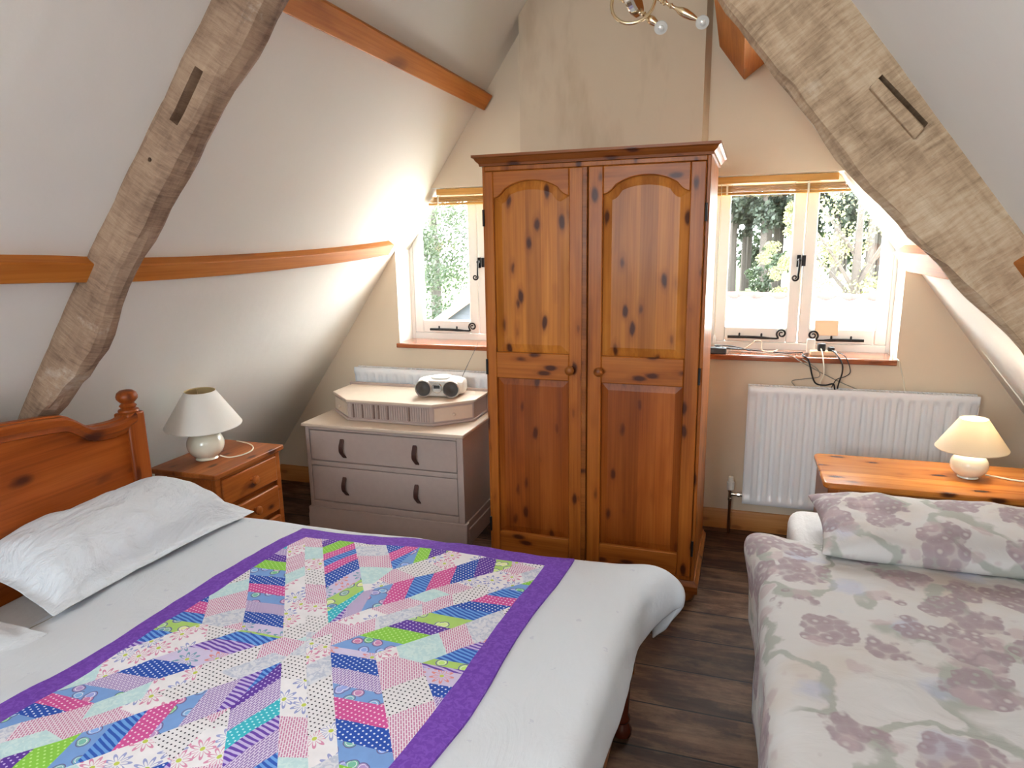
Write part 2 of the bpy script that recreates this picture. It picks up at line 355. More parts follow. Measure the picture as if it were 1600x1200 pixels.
def prism(bm, poly, axis, a, b, mi=0):
    """extrude a 2-D polygon: axis 'y' takes (x,z), 'z' takes (x,y), 'x' takes (y,z)"""
    def P(p, t): return {'y': (p[0], t, p[1]), 'z': (p[0], p[1], t), 'x': (t, p[0], p[1])}[axis]
    va = [bm.verts.new(P(p, a)) for p in poly]; vb = [bm.verts.new(P(p, b)) for p in poly]
    n = len(poly)
    fs = [bm.faces.new(va[::-1]), bm.faces.new(vb)]
    for i in range(n): fs.append(bm.faces.new((va[i], va[(i+1) % n], vb[(i+1) % n], vb[i])))
    for f in fs: f.material_index = mi
    return bm
def loft(bm, rings, cap=True, closed=True, mi=0):
    vs = [[bm.verts.new(p) for p in r] for r in rings]
    for a, b in zip(vs, vs[1:]):
        n = len(a)
        for i in range(n if closed else n-1):
            bm.faces.new((a[i], a[(i+1) % n], b[(i+1) % n], b[i])).material_index = mi
    if cap:
        bm.faces.new(vs[0][::-1]).material_index = mi; bm.faces.new(vs[-1]).material_index = mi
    return bm
def lathe(bm, prof, c=(0, 0, 0), segs=32, axis='z', mi=0, cap=True):
    rings = []
    for r, h in prof:
        ring = []
        for i in range(segs):
            a = 2*PI*i/segs; p = (r*math.cos(a), r*math.sin(a), h)
            if axis == 'y': p = (p[0], p[2], p[1])
            if axis == 'x': p = (p[2], p[0], p[1])
            ring.append((c[0]+p[0], c[1]+p[1], c[2]+p[2]))
        rings.append(ring)
    return loft(bm, rings, cap, True, mi)
def smooth_pts(pts, n=8):
    P = [Vector(p) for p in pts]; out = []
    for i in range(len(P)-1):
        p0, p1, p2, p3 = P[max(i-1, 0)], P[i], P[i+1], P[min(i+2, len(P)-1)]
        for k in range(n):
            t = k/n
            out.append(.5*((2*p1)+(p2-p0)*t+(2*p0-5*p1+4*p2-p3)*t*t+(3*p1-p0-3*p2+p3)*t**3))
    out.append(P[-1]); return out
def tube(bm, pts, r, segs=8, n=8, mi=0, smooth=True):
    P = smooth_pts(pts, n) if smooth else [Vector(p) for p in pts]
    R = r if callable(r) else (lambda t: r)
    t0 = (P[1]-P[0]).normalized(); up = Vector((0, 0, 1)) if abs(t0.z) < .9 else Vector((1, 0, 0))
    u = t0.cross(up).normalized(); rings = []
    for i, p in enumerate(P):
        t = (P[min(i+1, len(P)-1)]-P[max(i-1, 0)]).normalized()
        u = (u - t*u.dot(t)).normalized(); w = t.cross(u); rr = R(i/(len(P)-1))
        rings.append([p+rr*(math.cos(2*PI*k/segs)*u+math.sin(2*PI*k/segs)*w) for k in range(segs)])
    return loft(bm, rings, True, True, mi)
def boolean_cut(o, cutters):
    """cut real holes, then drop the cutters"""
    for c in cutters:
        md = o.modifiers.new('cut', 'BOOLEAN'); md.operation = 'DIFFERENCE'; md.object = c; md.solver = 'EXACT'
    dg = bpy.context.evaluated_depsgraph_get(); dg.update()
    me = bpy.data.meshes.new_from_object(o.evaluated_get(dg))
    o.modifiers.clear(); o.data = me
    for c in cutters: bpy.data.objects.remove(c)
def fbm(x, y, z=0.0): return noise.fractal(Vector((x, y, z)), 1.0, 2.0, 3)

# ------------------------------------------------------------------ room shell
SL = 1.4076; SR = 1.3377
def slope_l_x(z): return -2.7745 + (z - .2635)/SL
def slope_l_z(x): return .2635 + SL*(x + 2.7745)
def slope_r_x(z): return 1.2958 - (z - .7146)/SR
def slope_r_z(x): return .7146 + SR*(1.2958 - x)
APX = (.7146 + SR*1.2958 - .2635 - SL*2.7745)/(SL + SR); APZ = slope_l_z(APX)
YW, YO, YB = 3.62, 3.80, -2.0
struct('floor', box(B(), -3.3, 2.1, YB, YO, -.08, 0), 'floor')
KL, KR = -2.85, 1.72                       # low knee walls
struct('wall_left', box(B(), KL-.1, KL, YB, YO, 0, slope_l_z(KL)), 'slope')
struct('wall_right', box(B(), KR, KR+.1, YB, YO, 0, slope_r_z(KR)), 'slope')
def slab(pts, off):
    b = B(); q = [(p[0]+off[0], p[1]+off[1]) for p in pts]
    return prism(b, [pts[0], pts[1], q[1], q[0]], 'y', YB, YO)
struct('ceiling', slab([(KL-.1, slope_l_z(KL-.1)), (APX, APZ)], (-.1, .07)), 'slope')
struct('ceiling', slab([(APX, APZ), (KR+.1, slope_r_z(KR+.1))], (.1, .075)), 'slope')
gable = [(KL-.1, 0), (KR+.1, 0), (KR+.1, slope_r_z(KR+.1)), (APX, APZ), (KL-.1, slope_l_z(KL-.1))]
struct('wall_back', prism(B(), gable, 'y', YB-.1, YB), 'wall')
far = struct('wall_far', prism(B(), gable, 'y', YW, YO), ['wall', 'white_gloss'])
WZ0, WZ1 = .93, 1.835
op1 = [(-1.9, WZ0), (-.98, WZ0), (-.98, WZ1), (slope_l_x(WZ1), WZ1), (-1.9, slope_l_z(-1.9))]
op2 = [(-.13, WZ0), (.75, WZ0), (.75, slope_r_z(.75)), (slope_r_x(WZ1), WZ1), (-.13, WZ1)]
def cutter(poly, axis, a, b):
    o = obj('cutter', prism(B(), poly, axis, a, b), 'white_gloss'); return o
boolean_cut(far, [cutter(op1, 'y', YW-.05, YO+.05), cutter(op2, 'y', YW-.05, YO+.05)])
# chimney breast with splayed right edge
cb = [(-1.10, YW), (-1.09, 3.50), (-.188, 3.50), (-.165, YW)]
def breast():
    b = B(); ztop = lambda x: min(slope_l_z(x), slope_r_z(x)) - .002
    F = [(-1.10, YW), (-1.09, 3.5), (APX, 3.5), (-.188, 3.5), (-.165, YW), (APX, YW)]
    va = [b.verts.new((x, y, 0)) for x, y in F]; vb = [b.verts.new((x, y, ztop(x))) for x, y in F]
    for i in range(6): b.faces.new((va[i], va[(i+1) % 6], vb[(i+1) % 6], vb[i]))
    for v in (va, vb): b.faces.new((v[0], v[1], v[2], v[5])); b.faces.new((v[5], v[2], v[3], v[4]))
    return b
struct('wall_chimney', breast(), 'breast')
def skirt(bm, x0, x1):
    return prism(bm, [(YW, 0), (YW-.018, 0), (YW-.018, .075), (YW-.013, .085), (YW-.013, .095), (YW-.006, .105), (YW, .105)], 'x', x0, x1)
b = skirt(B(), KL+.02, -1.10); struct('baseboard_far', b, 'skirting', smooth=True)
b = skirt(B(), -.165, KR); struct('baseboard_far', b, 'skirting', smooth=True)
struct('baseboard_left', box(B(), KL, KL+.018, 0.2, YW-.02, 0, .105), 'purlin')

# ------------------------------------------------------------------ windows
def ring_frame(bm, x0, x1, z0, z1, y0, y1, w, wb=None):
    wb = wb or w
    box(bm, x0, x0+w, y0, y1, z0, z1); box(bm, x1-w, x1, y0, y1, z0, z1)
    box(bm, x0+w, x1-w, y0, y1, z0, z0+wb); box(bm, x0+w, x1-w, y0, y1, z1-w, z1); return bm
def curl(cx, cz, y, r, turns, start, sgn, n=26):
    return [(cx + sgn*(r*(1-.78*i/n))*math.cos(start - 2*PI*turns*i/n), y, cz + (r*(1-.78*i/n))*math.sin(start - 2*PI*turns*i/n)) for i in range(n+1)]
def stay(x0, x1, z, y, parent, flip):
    b = B(); xa, xb = (x0, x1) if not flip else (x1, x0); s = 1 if not flip else -1
    pts = [(xa, y, z), (xa+s*.05, y, z), ((xa+xb)/2, y, z), (xb-s*.03, y, z-.004)]
    c = curl(xb-s*.006, z+.022, y, .026, 1.55, -PI/2-.5, -s)
    c = [(2*(xb-s*.006)-p[0], p[1], p[2]) for p in c]
    tube(b, pts+c[1:], lambda t: .0075 if t < .09 else (.0048 if t < .6 else .0036), 8, 3)
    for px in (xa+s*.06, xa+s*(abs(xb-xa)*.62)): lathe(b, [(.005, 0), (.005, .02), (.003, .024)], (px, y, z-.002), 8)
    return obj('casement_stay', b, 'iron', parent, smooth=True, label='black iron casement stay with curled tail')
def handle(x, z, y, parent):
    b = B(); box(b, x-.016, x+.002, y-.004, y+.006, z-.03, z+.03)
    box(b, x+.008, x+.026, y-.004, y+.006, z-.026, z+.028)
    lathe(b, [(.009, 0), (.009, -.03), (.006, -.034)], (x-.005, y, z+.005), 12, 'y')
    tube(b, [(x-.005, y-.03, z+.008), (x-.005, y-.034, z-.03), (x-.007, y-.033, z-.07)] + curl(x-.022, z-.083, y-.032, .017, 1.3, .2, 1, 20), lambda t: .0055*(1-.45*t), 8, 2)
    return obj('window_handle', b, 'iron', parent, smooth=True, label='black iron monkey-tail window handle')
def window(name, x0, xm, x1, sill0, sill1, zs):
    root = bpy.data.objects.new(name, None); COL.objects.link(root); root['kind'] = 'structure'
    b = B(); ring_frame(b, x0-.04, x1+.04, WZ0, 1.90, YO, YO+.07, .055, .06)
    obj('window_frame', b, 'white_gloss', root, bevel=.003)
    for a, c in ((x0+.015, xm-.002), (xm+.002, x1-.015)):
        b = B(); ring_frame(b, a, c, .992, 1.843, YO+.001, YO+.045, .056, .076)
        cs = obj('casement', b, 'white_gloss', root, bevel=.006)
        obj('glass_pane', box(B(), a+.056, c-.056, YO+.022, YO+.027, 1.068, 1.787), 'glass', cs)
    b = prism(B(), [(3.572, .928), (3.572, .95), (3.577, .955), (YO, .955), (YO, .928)], 'x', sill0, sill1)
    obj('window_sill', b, 'sill', root, bevel=.004)
    return root
w1 = window('window_1', -1.895, -1.458, -1.0, -1.9, -.985, 0)
w2 = window('window_2', -.115, .318, .748, -.125, .745, 0)
stay(-1.775, -1.49, 1.014, YO-.012, w1, False)
handle(-1.437, 1.415, YO-.006, w1)
stay(-.03, .245, 1.018, YO-.012, w2, False); stay(.385, .63, 1.014, YO-.012, w2, True)
handle(.305, 1.415, YO-.006, w2)

def blind(label, x0f, x1f, ncord, group=None):
    t = thing('window_blind', label, 'blind', (0, 0, 0))
    b = B(); z = 1.832; x0, x1 = x0f(z-.045), x1f(z)
    box(b, x0f(1.832), x1f(1.832), 3.672, 3.72, 1.80, 1.832); obj('head_rail', b, 'blind', t, bevel=.002)
    b = B(); zz = 1.792
    while zz > 1.765:
        zz -= .0062; box(b, x0f(zz+.006), x1f(zz+.006), 3.676, 3.726, zz, zz+.0035)
    obj('slat_stack', b, 'blind', t)
    b = box(B(), x0f(1.757), x1f(1.757), 3.676, 3.726, 1.744, 1.757); obj('bottom_rail', b, 'blind', t, bevel=.003)
    for cx, l in ncord:
        b = B(); tube(b, [(cx, 3.668, 1.80), (cx+.002, 3.668, 1.6), (cx-.002, 3.668, 1.80-l)], .0016, 6)
        cd = obj('pull_cord', b, 'cord', t, smooth=True)
        if l > .4: lathe(b := B(), [(.003, 0), (.006, -.008), (.0065, -.035), (.004, -.04)], (cx-.002, 3.668, 1.80-l), 12); obj('cord_toggle', b, 'white_plastic', cd, smooth=True)
    for cx in [c for c, l in ncord if l <= .4] + [x0f(1.76)+.06]:
        obj('ladder_tape', box(B(), cx-.005, cx+.005, 3.671, 3.674, 1.745, 1.795), 'cord', t)
blind('wooden slat blind drawn up above the left-hand window beside the sloping ceiling', lambda z: slope_l_x(z)+.012, lambda z: -.985, [(-1.2, .3)])
blind('wooden slat blind drawn up above the right-hand window, with a long pull cord', lambda z: -.125, lambda z: min(.6, slope_r_x(z)-.02), [(-.092, .76), (.31, .05)])

# ------------------------------------------------------------------ roof timbers
def slope_beam(side, name, secs, y_of, mats, label, cat, wob=.006, seed=0):
    """secs: (z, front depth, underside depth, y front, y back) down the slope"""
    if side < 0: nrm = Vector((.8152, 0, -.5792)); X = slope_l_x
    else: nrm = Vector((-.8010, 0, -.5988)); X = slope_r_x
    zs = [s[0] for s in secs]; n = 44; rings = []
    for i in range(n+1):
        z = zs[0] + (zs[-1]-zs[0])*i/n
        k = max(j for j in range(len(zs)-1) if zs[j] >= z - 1e-6 or j == 0); k = min(k, len(zs)-2)
        t = (z-zs[k])/(zs[k+1]-zs[k]); t = max(0, min(1, t)); t = t*t*(3-2*t)
        d1, d2, yf, yb = [secs[k][q]*(1-t)+secs[k+1][q]*t for q in range(1, 5)]
        base = Vector((X(z), 0, z)); ring = []
        prof = [(-.015, yb), (.3*d2, yb), (.7*d2, yb-.003), (d2*.94, yb-.012), (d2, yb-.3*(yb-yf)), (d2*.99+.01*d1, yf+.45*(yb-yf)), (d1+.55*(d2-d1), yf+.16*(yb-yf)), (d1, yf+.003), (d1*.85, yf), (d1*.66, yf), (d1*.5, yf), (d1*.33, yf), (d1*.16, yf), (.012, yf+.002), (-.015, yf+.012)]
        for q, (dn, y) in enumerate(prof):
            amp = wob*(1.6 if 3 <= q <= 7 or q >= 13 else .4)
            e = fbm(z*7+seed, q*2.1, seed)*amp; e2 = fbm(z*5+seed, q*1.7+9, seed)*amp
            p = base + nrm*(dn + (e if dn > 0 else 0)); p.y = y + e2
            ring.append(p)
        rings.append(ring)
    bm = B(); loft(bm, rings); bmesh.ops.recalc_face_normals(bm, faces=bm.faces)
    o = obj(name, bm, mats, smooth=True, angle=50); tag(o, label, cat); return o, nrm, X
bl, nl, XL = slope_beam(-1, 'roof_beam', [(2.75, .12, .145, 1.72, 1.83), (2.2, .12, .15, 1.67, 1.78), (2.0, .112, .135, 1.645, 1.745), (1.85, .105, .135, 1.625, 1.725), (1.72, .10, .13, 1.61, 1.71), (1.5, .105, .125, 1.588, 1.675), (1.32, .12, .15, 1.578, 1.668), (1.24, .11, .14, 1.572, 1.66), (1.12, .08, .10, 1.565, 1.66), (1.0, .055, .068, 1.56, 1.66), (.7, .04, .05, 1.55, 1.65)], None, ['oak_l', 'oak_dark'], 'old brown oak roof beam with a slot, leaning up the left slope behind the headboard', 'beam', .0045, 2.0)
br, nr, XR = slope_beam(1, 'roof_beam', [(2.6, .215, .228, 2.05, 2.14), (2.3, .215, .228, 2.05, 2.14), (2.12, .21, .225, 2.05, 2.14), (1.83, .205, .22, 2.05, 2.14), (1.68, .185, .20, 2.05, 2.14), (1.54, .165, .18, 2.05, 2.14), (1.32, .13, .145, 2.05, 2.14), (1.1, .118, .132, 2.05, 2.14), (.62, .115, .13, 2.05, 2.14)], None, ['oak_r', 'oak_dark'], 'pale wide oak roof beam with a pegged slot, leaning down the right slope', 'beam', .007, 5.0)
def beam_quad(X, nrm, z0, z1, d0, d1):
    """rectangle on the face of a beam as (x,z) polygon"""
    out = []
    for z, d in ((z0, d0), (z0, d1), (z1, d1), (z1, d0)):
        p = Vector((X(z), 0, z)) + nrm*d; out.append((p.x, p.z))
    return out
boolean_cut(bl, [cutter(beam_quad(XL, nl, 2.063, 1.927, .052, .084), 'y', 1.5, 1.685), cutter([(-1.625+.007*math.cos(a), 1.79+.007*math.sin(a)) for a in [k*PI/5 for k in range(10)]], 'y', 1.5, 1.655)])
boolean_cut(br, [cutter([(.300, 1.915), (.326, 1.942), (.442, 1.818), (.414, 1.781)], 'y', 2.0, 2.10)])
for o in (bl, br):
    for p in o.data.polygons: p.use_smooth = False
b = prism(B(), [(.297, 1.910), (.3155, 1.931), (.430, 1.805), (.412, 1.779)], 'y', 2.030, 2.12)
obj('oak_peg', b, 'oak_r', br, bevel=.003, label='squared oak peg left in the slot')

def purlin(side, pts, w, p, label, bev=.004):
    """pts: (y, z at the slope contact's lower edge)"""
    if side < 0: nrm = Vector((.8152, 0, -.5792)); X = slope_l_x; up = Vector((.5792, 0, .8152))
    else: nrm = Vector((-.8010, 0, -.5988)); X = slope_r_x; up = Vector((-.5988, 0, .8010))
    rings = []
    for (y, z) in pts:
        c = Vector((X(z), y, z))
        rings.append([c - nrm*.02, c + nrm*p, c + nrm*p + up*w, c + up*w - nrm*.02])
    bm = loft(B(), rings); o = obj('purlin', bm, 'purlin', bevel=bev); return tag(o, label, 'purlin')
def bow(pts, n=14):
    P = smooth_pts([(y, z, 0) for y, z in pts], 5); return [(q.x, q.y) for q in P]
purlin(-1, [(-1.9, 2.25), (3.6, 2.25)], .085, .055, 'thin orange pine purlin high on the left slope')
purlin(-1, bow([(-1.9, 1.50), (.5, 1.492), (1.34, 1.474), (1.8, 1.452), (2.4, 1.452), (3.0, 1.468), (3.48, 1.494)]), .07, .04, 'bowed orange pine purlin low on the left slope, ending at the window')
purlin(1, [(-1.9, 2.36), (3.60, 2.335)], .2, .12, 'thick orange pine purlin above the pale oak beam, at the top of the right slope')
purlin(1, [(-1.9, 1.44), (3.52, 1.405)], .11, .055, 'orange pine purlin behind the pale oak beam, low on the right slope')

# ------------------------------------------------------------------ wardrobe
def wardrobe():
    t = thing('wardrobe', 'tall two-door varnished pine wardrobe with arched panels, between the windows', 'wardrobe', (-.5725, 2.77, 0), -.018)
    W = .4625; D = .56
    b = B(); box(b, -W, W, .022, D, .1, 1.846); box(b, -W, -W+.012, 0, .03, .1, 1.846); box(b, W-.014, W, 0, .03, .1, 1.846); box(b, -W+.012, W-.014, 0, .022, 1.826, 1.846)
    box(b, -W+.012, W-.014, .002, .022, .1, .124)
    obj('carcass', b, 'pine_v', t, bevel=.003)
    # cornice profile swept round front and sides
    prof = [(0, 1.846), (.008, 1.846), (.010, 1.856), (.020, 1.866), (.026, 1.876), (.034, 1.880), (.034, 1.890), (0, 1.890)]
    rings = []
    for sx, sy in ((-1, 1), (-1, -1), (1, -1), (1, 1)):
        rings.append([(sx*(W+o), (D if sy > 0 else -o - .002), z) for o, z in prof])
    b = loft(B(), rings); box(b, -W+.002, W-.002, 0, D, 1.847, 1.886); obj('cornice', b, 'pine_dark', t, smooth=True, angle=30)
    prof = [(0, .052), (.016, .052), (.018, .060), (.018, .085), (.010, .093), (.004, .105), (0, .105)]
    rings = []
    for sx, sy in ((-1, 1), (-1, -1), (1, -1), (1, 1)):
        rings.append([(sx*(W+o), (D if sy > 0 else -o - .001), z) for o, z in prof])
    b = loft(B(), rings); box(b, -W+.002, W-.002, 0, D, .054, .104); obj('plinth', b, 'pine_dark', t, smooth=True, angle=30)
    for sx in (-1, 1):
        for y in (.03, D-.05):
            b = lathe(B(), [(.022, 0), (.034, .012), (.038, .028), (.034, .044), (.026, .053)], (sx*(W-.032), y, 0), 20); obj('bun_foot', b, 'pine_dark', t, smooth=True)
    def door(x0, x1, px0, px1, hinge_x, knob_x, strip):
        z0, z1 = .128, 1.824
        mid0, mid1 = .953, 1.068; low = .228; zs, zt = 1.716, 1.782
        yf, yb = -.016, .004
        b = B()
        box(b, x0, px0, yf, yb, z0, z1); box(b, px1, x1, yf, yb, z0, z1)
        box(b, px0, px1, yf, yb, z0, low, 1); box(b, px0, px1, yf, yb, mid0, mid1, 1)
        cx = (px0+px1)/2; hw = (px1-px0)/2
        def arch(off):
            h = hw-off; pts = []
            n = 10
            sh = h*.70
            pts.append((-h, zs-off*.6)); 
            for i in range(1, 7):                                         # concave shoulder
                a = i/6; pts.append((-h + (h-sh)*a, zs-off*.6 + .034*(a**2)*1.0))
            for i in range(1, n*2):
                a = -1 + i/n; pts.append((sh*a, zs-off*.6+.034 + (zt-zs-.034-off*.4)*(1-abs(a)**2.2)))
            for i in range(6, 0, -1):
                a = i/6; pts.append((h - (h-sh)*a, zs-off*.6 + .034*(a**2)))
            pts.append((h, zs-off*.6)); return [(cx+p[0], p[1]) for p in pts]
        A = arch(0)
        prism(b, A + [(px1, z1), (px0, z1)], 'y', yf, yb, 1)
        dr = obj('door', b, ['pine_v', 'pine_h'], t, bevel=.004)
        if strip: obj('closing_strip', box(B(), x1-.016, x1+.006, yf-.008, yf+.002, z0, z1), 'pine_dark', dr, bevel=.003)
        def field(outer, inner, name, mt):
            b = B(); n = len(outer)
            o = [b.verts.new((p[0], yb-.004, p[1])) for p in outer]; i1 = [b.verts.new((p[0], yb-.013, p[1])) for p in inner]; back = [b.verts.new((p[0], yb+.004, p[1])) for p in outer]
            for k in range(n):
                b.faces.new((o[k], o[(k+1) % n], i1[(k+1) % n], i1[k])); b.faces.new((back[k], back[(k+1) % n], o[(k+1) % n], o[k]))
            b.faces.new(i1); b.faces.new(back[::-1])
            return obj(name, b, mt, dr)
        up_o = A + [(px1, mid1), (px0, mid1)]
        up_i = arch(.036); up_i = up_i + [(px1-.036, mid1+.036), (px0+.036, mid1+.036)]
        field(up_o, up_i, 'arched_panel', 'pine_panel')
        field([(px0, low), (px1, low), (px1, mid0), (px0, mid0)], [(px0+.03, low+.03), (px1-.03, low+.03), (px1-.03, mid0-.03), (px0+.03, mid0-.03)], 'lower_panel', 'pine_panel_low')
        b = lathe(B(), [(.011, 0), (.009, -.008), (.012, -.014), (.019, -.022), (.020, -.030), (.015, -.037), (.006, -.040)], (knob_x, yf, 1.004), 20, 'y'); obj('knob', b, 'pine_dark', dr, smooth=True)
        for hz in (1.637, 1.0, .26):
            b = B(); lathe(b, [(.005, -.034), (.005, .034)], (hinge_x, yf-.002, hz), 10); obj('hinge', b, 'iron', dr, smooth=True)
    C = .5725
    door(-W+.013, -.012, -.982+C, -.656+C, -W+.009, -.646+C, True)
    door(-.004, W-.015, -.517+C, -.182+C, W-.011, -.523+C, False)
wardrobe()

# ------------------------------------------------------------------ dressing chest
def handle_strap(x, zt, zb, y, parent):
    b = B(); L = zt-zb
    pts = [(x, y-.004, zt), (x+.002, y-.010, zt-.012), (x+.003, y-.024, zt-L*.35), (x+.003, y-.024, zb+L*.35), (x+.008, y-.010, zb+.012), (x+.012, y-.004, zb)]
    P = smooth_pts(pts, 5); rings = []
    for i, p in enumerate(P):
        w = .012 if 2 < i < len(P)-3 else .010
        rings.append([(p.x-w, p.y, p.z), (p.x+w, p.y, p.z), (p.x+w, p.y+.006, p.z), (p.x-w, p.y+.006, p.z)])
    loft(b, rings); obj('strap_handle', b, 'leather', parent, bevel=.0025, label='curved brown leather strap handle')
def chest():
    t = thing('chest_of_drawers', 'mauve-grey painted two-drawer dressing chest with a raised box top, left of the wardrobe', 'chest of drawers', (0, 0, 0))
    x0, x1, y0, y1 = -2.165, -1.252, 2.99, 3.46
    b = B(); box(b, x0, x1, y0+.016, y1, .13, .585)
    box(b, x0, x0+.022, y0, y0+.02, .13, .585); box(b, x1-.034, x1, y0, y0+.02, .13, .585)
    box(b, x0+.022, x1-.034, y0, y0+.02, .569, .585); box(b, x0+.022, x1-.034, y0, y0+.02, .370, .396); box(b, x0+.022, x1-.034, y0, y0+.02, .13, .165)
    obj('body', b, 'mauve_paint', t, bevel=.003)
    obj('top', box(B(), x0-.016, x1+.008, y0-.012, y1+.01, .586, .604), 'mauve_top', t, bevel=.005)
    b = prism(B(), [(y0-.012, 0), (y0-.012, .085), (y0-.006, .1), (y0-.006, .13), (y0+.03, .13), (y0+.03, 0)], 'x', x0-.012, x1+.012)
    box(b, x0-.012, x0+.03, y0+.03, y1, 0, .13); box(b, x1-.03, x1+.012, y0+.03, y1, 0, .09); box(b, x1-.03, x1+.006, y0+.03, y1, .09, .13)
    obj('plinth', b, 'mauve_paint', t, bevel=.004)
    for z0, z1, (ha, hb) in ((.398, .567, (.528, .425)), (.167, .368, (.316, .214))):
        d = obj('drawer', box(B(), x0+.025, x1-.037, y0+.003, y0+.02, z0+.002, z1-.002), 'mauve_paint', t, bevel=.003)
        for hx in (-1.943, -1.518): handle_strap(hx, ha, hb, y0+.003, d)
    # raised box with canted ends
    zb, zt = .605, .708
    P = [(-2.135, 3.45), (-2.135, 3.255), (-1.955, 3.095), (-1.462, 3.095), (-1.29, 3.255), (-1.29, 3.45)]
    g = prism(B(), P, 'z', zb, zt); ub = obj('raised_box', g, 'mauve_paint', t, bevel=.003)
    Q = [(-2.145, 3.452), (-2.145, 3.25), (-1.957, 3.083), (-1.458, 3.083), (-1.28, 3.25), (-1.28, 3.452)]
    obj('box_top', prism(B(), Q, 'z', zt, zt+.013), 'mauve_top', ub, bevel=.003)
    obj('base_moulding', prism(B(), [(p[0]+(.006 if p[0] > -1.7 else -.006), p[1]-.008) for p in P], 'z', zb, zb+.014), 'mauve_paint', ub, bevel=.004)
    # reeded centre panel
    b = B(); n = 34; xa, xb = -1.945, -1.475
    for i in range(n):
        a = xa+(xb-xa)*i/n; c = xa+(xb-xa)*(i+1)/n; mx = (a+c)/2; h = .004+.003*random.random()
        prism(b, [(a+.0012, 3.0955), (mx-.003, 3.0955-h), (mx+.003, 3.0955-h), (c-.0012, 3.0955)], 'z', zb+.018, zt-.01, 0 if random.random() > .12 else 1)
    obj('reeded_panel', b, ['mauve_paint', 'worn'], ub)
    for (pa, pb) in ((Vector((-2.135, 3.255)), Vector((-1.955, 3.095))), (Vector((-1.462, 3.095)), Vector((-1.29, 3.255)))):
        d = (pb-pa).normalized(); nn = Vector((d.y, -d.x)); L = (pb-pa).length
        q = [pa+d*.012, pb-d*.012, pb-d*.012+nn*.005, pa+d*.012+nn*.005]
        b = prism(B(), [(v.x, v.y) for v in q], 'z', zb+.022, zt-.012)
        c = pa+d*(L/2)+nn*.005
        k = lathe(b, [(.004, 0), (.008, .008), (.008, .013), (.003, .016)], (0, 0, 0), 12)
        vs = b.verts[8:] if False else list(b.verts)[8:]
        rot = Vector((0, 0, 1)).rotation_difference(Vector((nn.x, nn.y, 0)))
        for v in vs: v.co = rot @ v.co + Vector((c.x, c.y, zb+.053))
        obj('small_drawer', b, 'mauve_top', ub)
    obj('back_rail', box(B(), -2.16, -1.275, 3.453, 3.468, .605, .735), 'mauve_paint', t, bevel=.003)
chest()

# boombox
def boombox():
    t = thing('portable_stereo', 'white and silver portable stereo with two round speakers, on the painted dressing chest', 'stereo', (-1.505, 3.335, .7215), .12)
    b = B(); rings = []
    # body: lofted rounded sections along x, bulging ends
    n = 18
    for i in range(n+1):
        u = -1+2*i/n; x = .125*u
        e = (1-abs(u)**3.2)**.5 if abs(u) < 1 else 0.02
        e = max(e, .3)
        hz = .048*(.62+.38*e); hy = .085*(.55+.45*e); ring = []
        for k in range(24):
            a = 2*PI*k/24; ca, sa = math.cos(a), math.sin(a)
            px = abs(ca)**.6*(1 if ca > 0 else -1)*hy; pz = abs(sa)**.75*(1 if sa > 0 else -1)*hz
            fr = -.018 if px < 0 and pz > 0 else 0
            ring.append((x, px - fr*(pz/hz if pz > 0 else 0), .05+pz))
        rings.append(ring)
    loft(b, rings); obj('body', b, 'white_plastic', t, smooth=True, angle=60)
    # faceted front
    b = B(); prism(b, [(-.112, .012), (-.07, .005), (.07, .005), (.112, .012), (.116, .05), (.1, .084), (.04, .092), (-.04, .092), (-.1, .084), (-.116, .05)], 'y', -.092, -.06); obj('front_panel', b, 'silver_plastic', t, bevel=.008, segs=3)
    for sx in (-1, 1):
        b = lathe(B(), [(.047, 0), (.047, -.012), (.043, -.016), (.041, -.012), (.041, -.006)], (sx*.077, -.09, .049), 28, 'y'); s = obj('speaker', b, 'silver_plastic', t, smooth=True)
        b = lathe(B(), [(.041, .0), (.040, -.008), (.02, -.005), (.012, -.009), (.002, -.011)], (sx*.077, -.091, .049), 28, 'y'); obj('speaker_cone', b, 'speaker', s, smooth=True)
    b = lathe(B(), [(.029, 0), (.029, -.006), (.026, -.009), (.001, -.009)], (0, -.092, .054), 24, 'y'); dp = obj('control_dial', b, 'chrome', t, smooth=True)
    obj('display', box(B(), -.016, .016, -.1035, -.1005, .052, .068), 'black_plastic', dp)
    b = lathe(B(), [(.062, 0), (.060, .006), (.04, .010), (.002, .011)], (0, .0, .0945), 32); 
    for v in b.verts: v.co.y = v.co.y*.85
    obj('disc_lid', b, 'white_plastic', t, smooth=True)
    b = B(); tube(b, [(.095, .07, .085), (.13, .085, .16), (.185, .11, .275)], lambda q: .0017 if q < .5 else .0012, 8); obj('aerial', b, 'slate_plastic', t, smooth=True)
boombox()

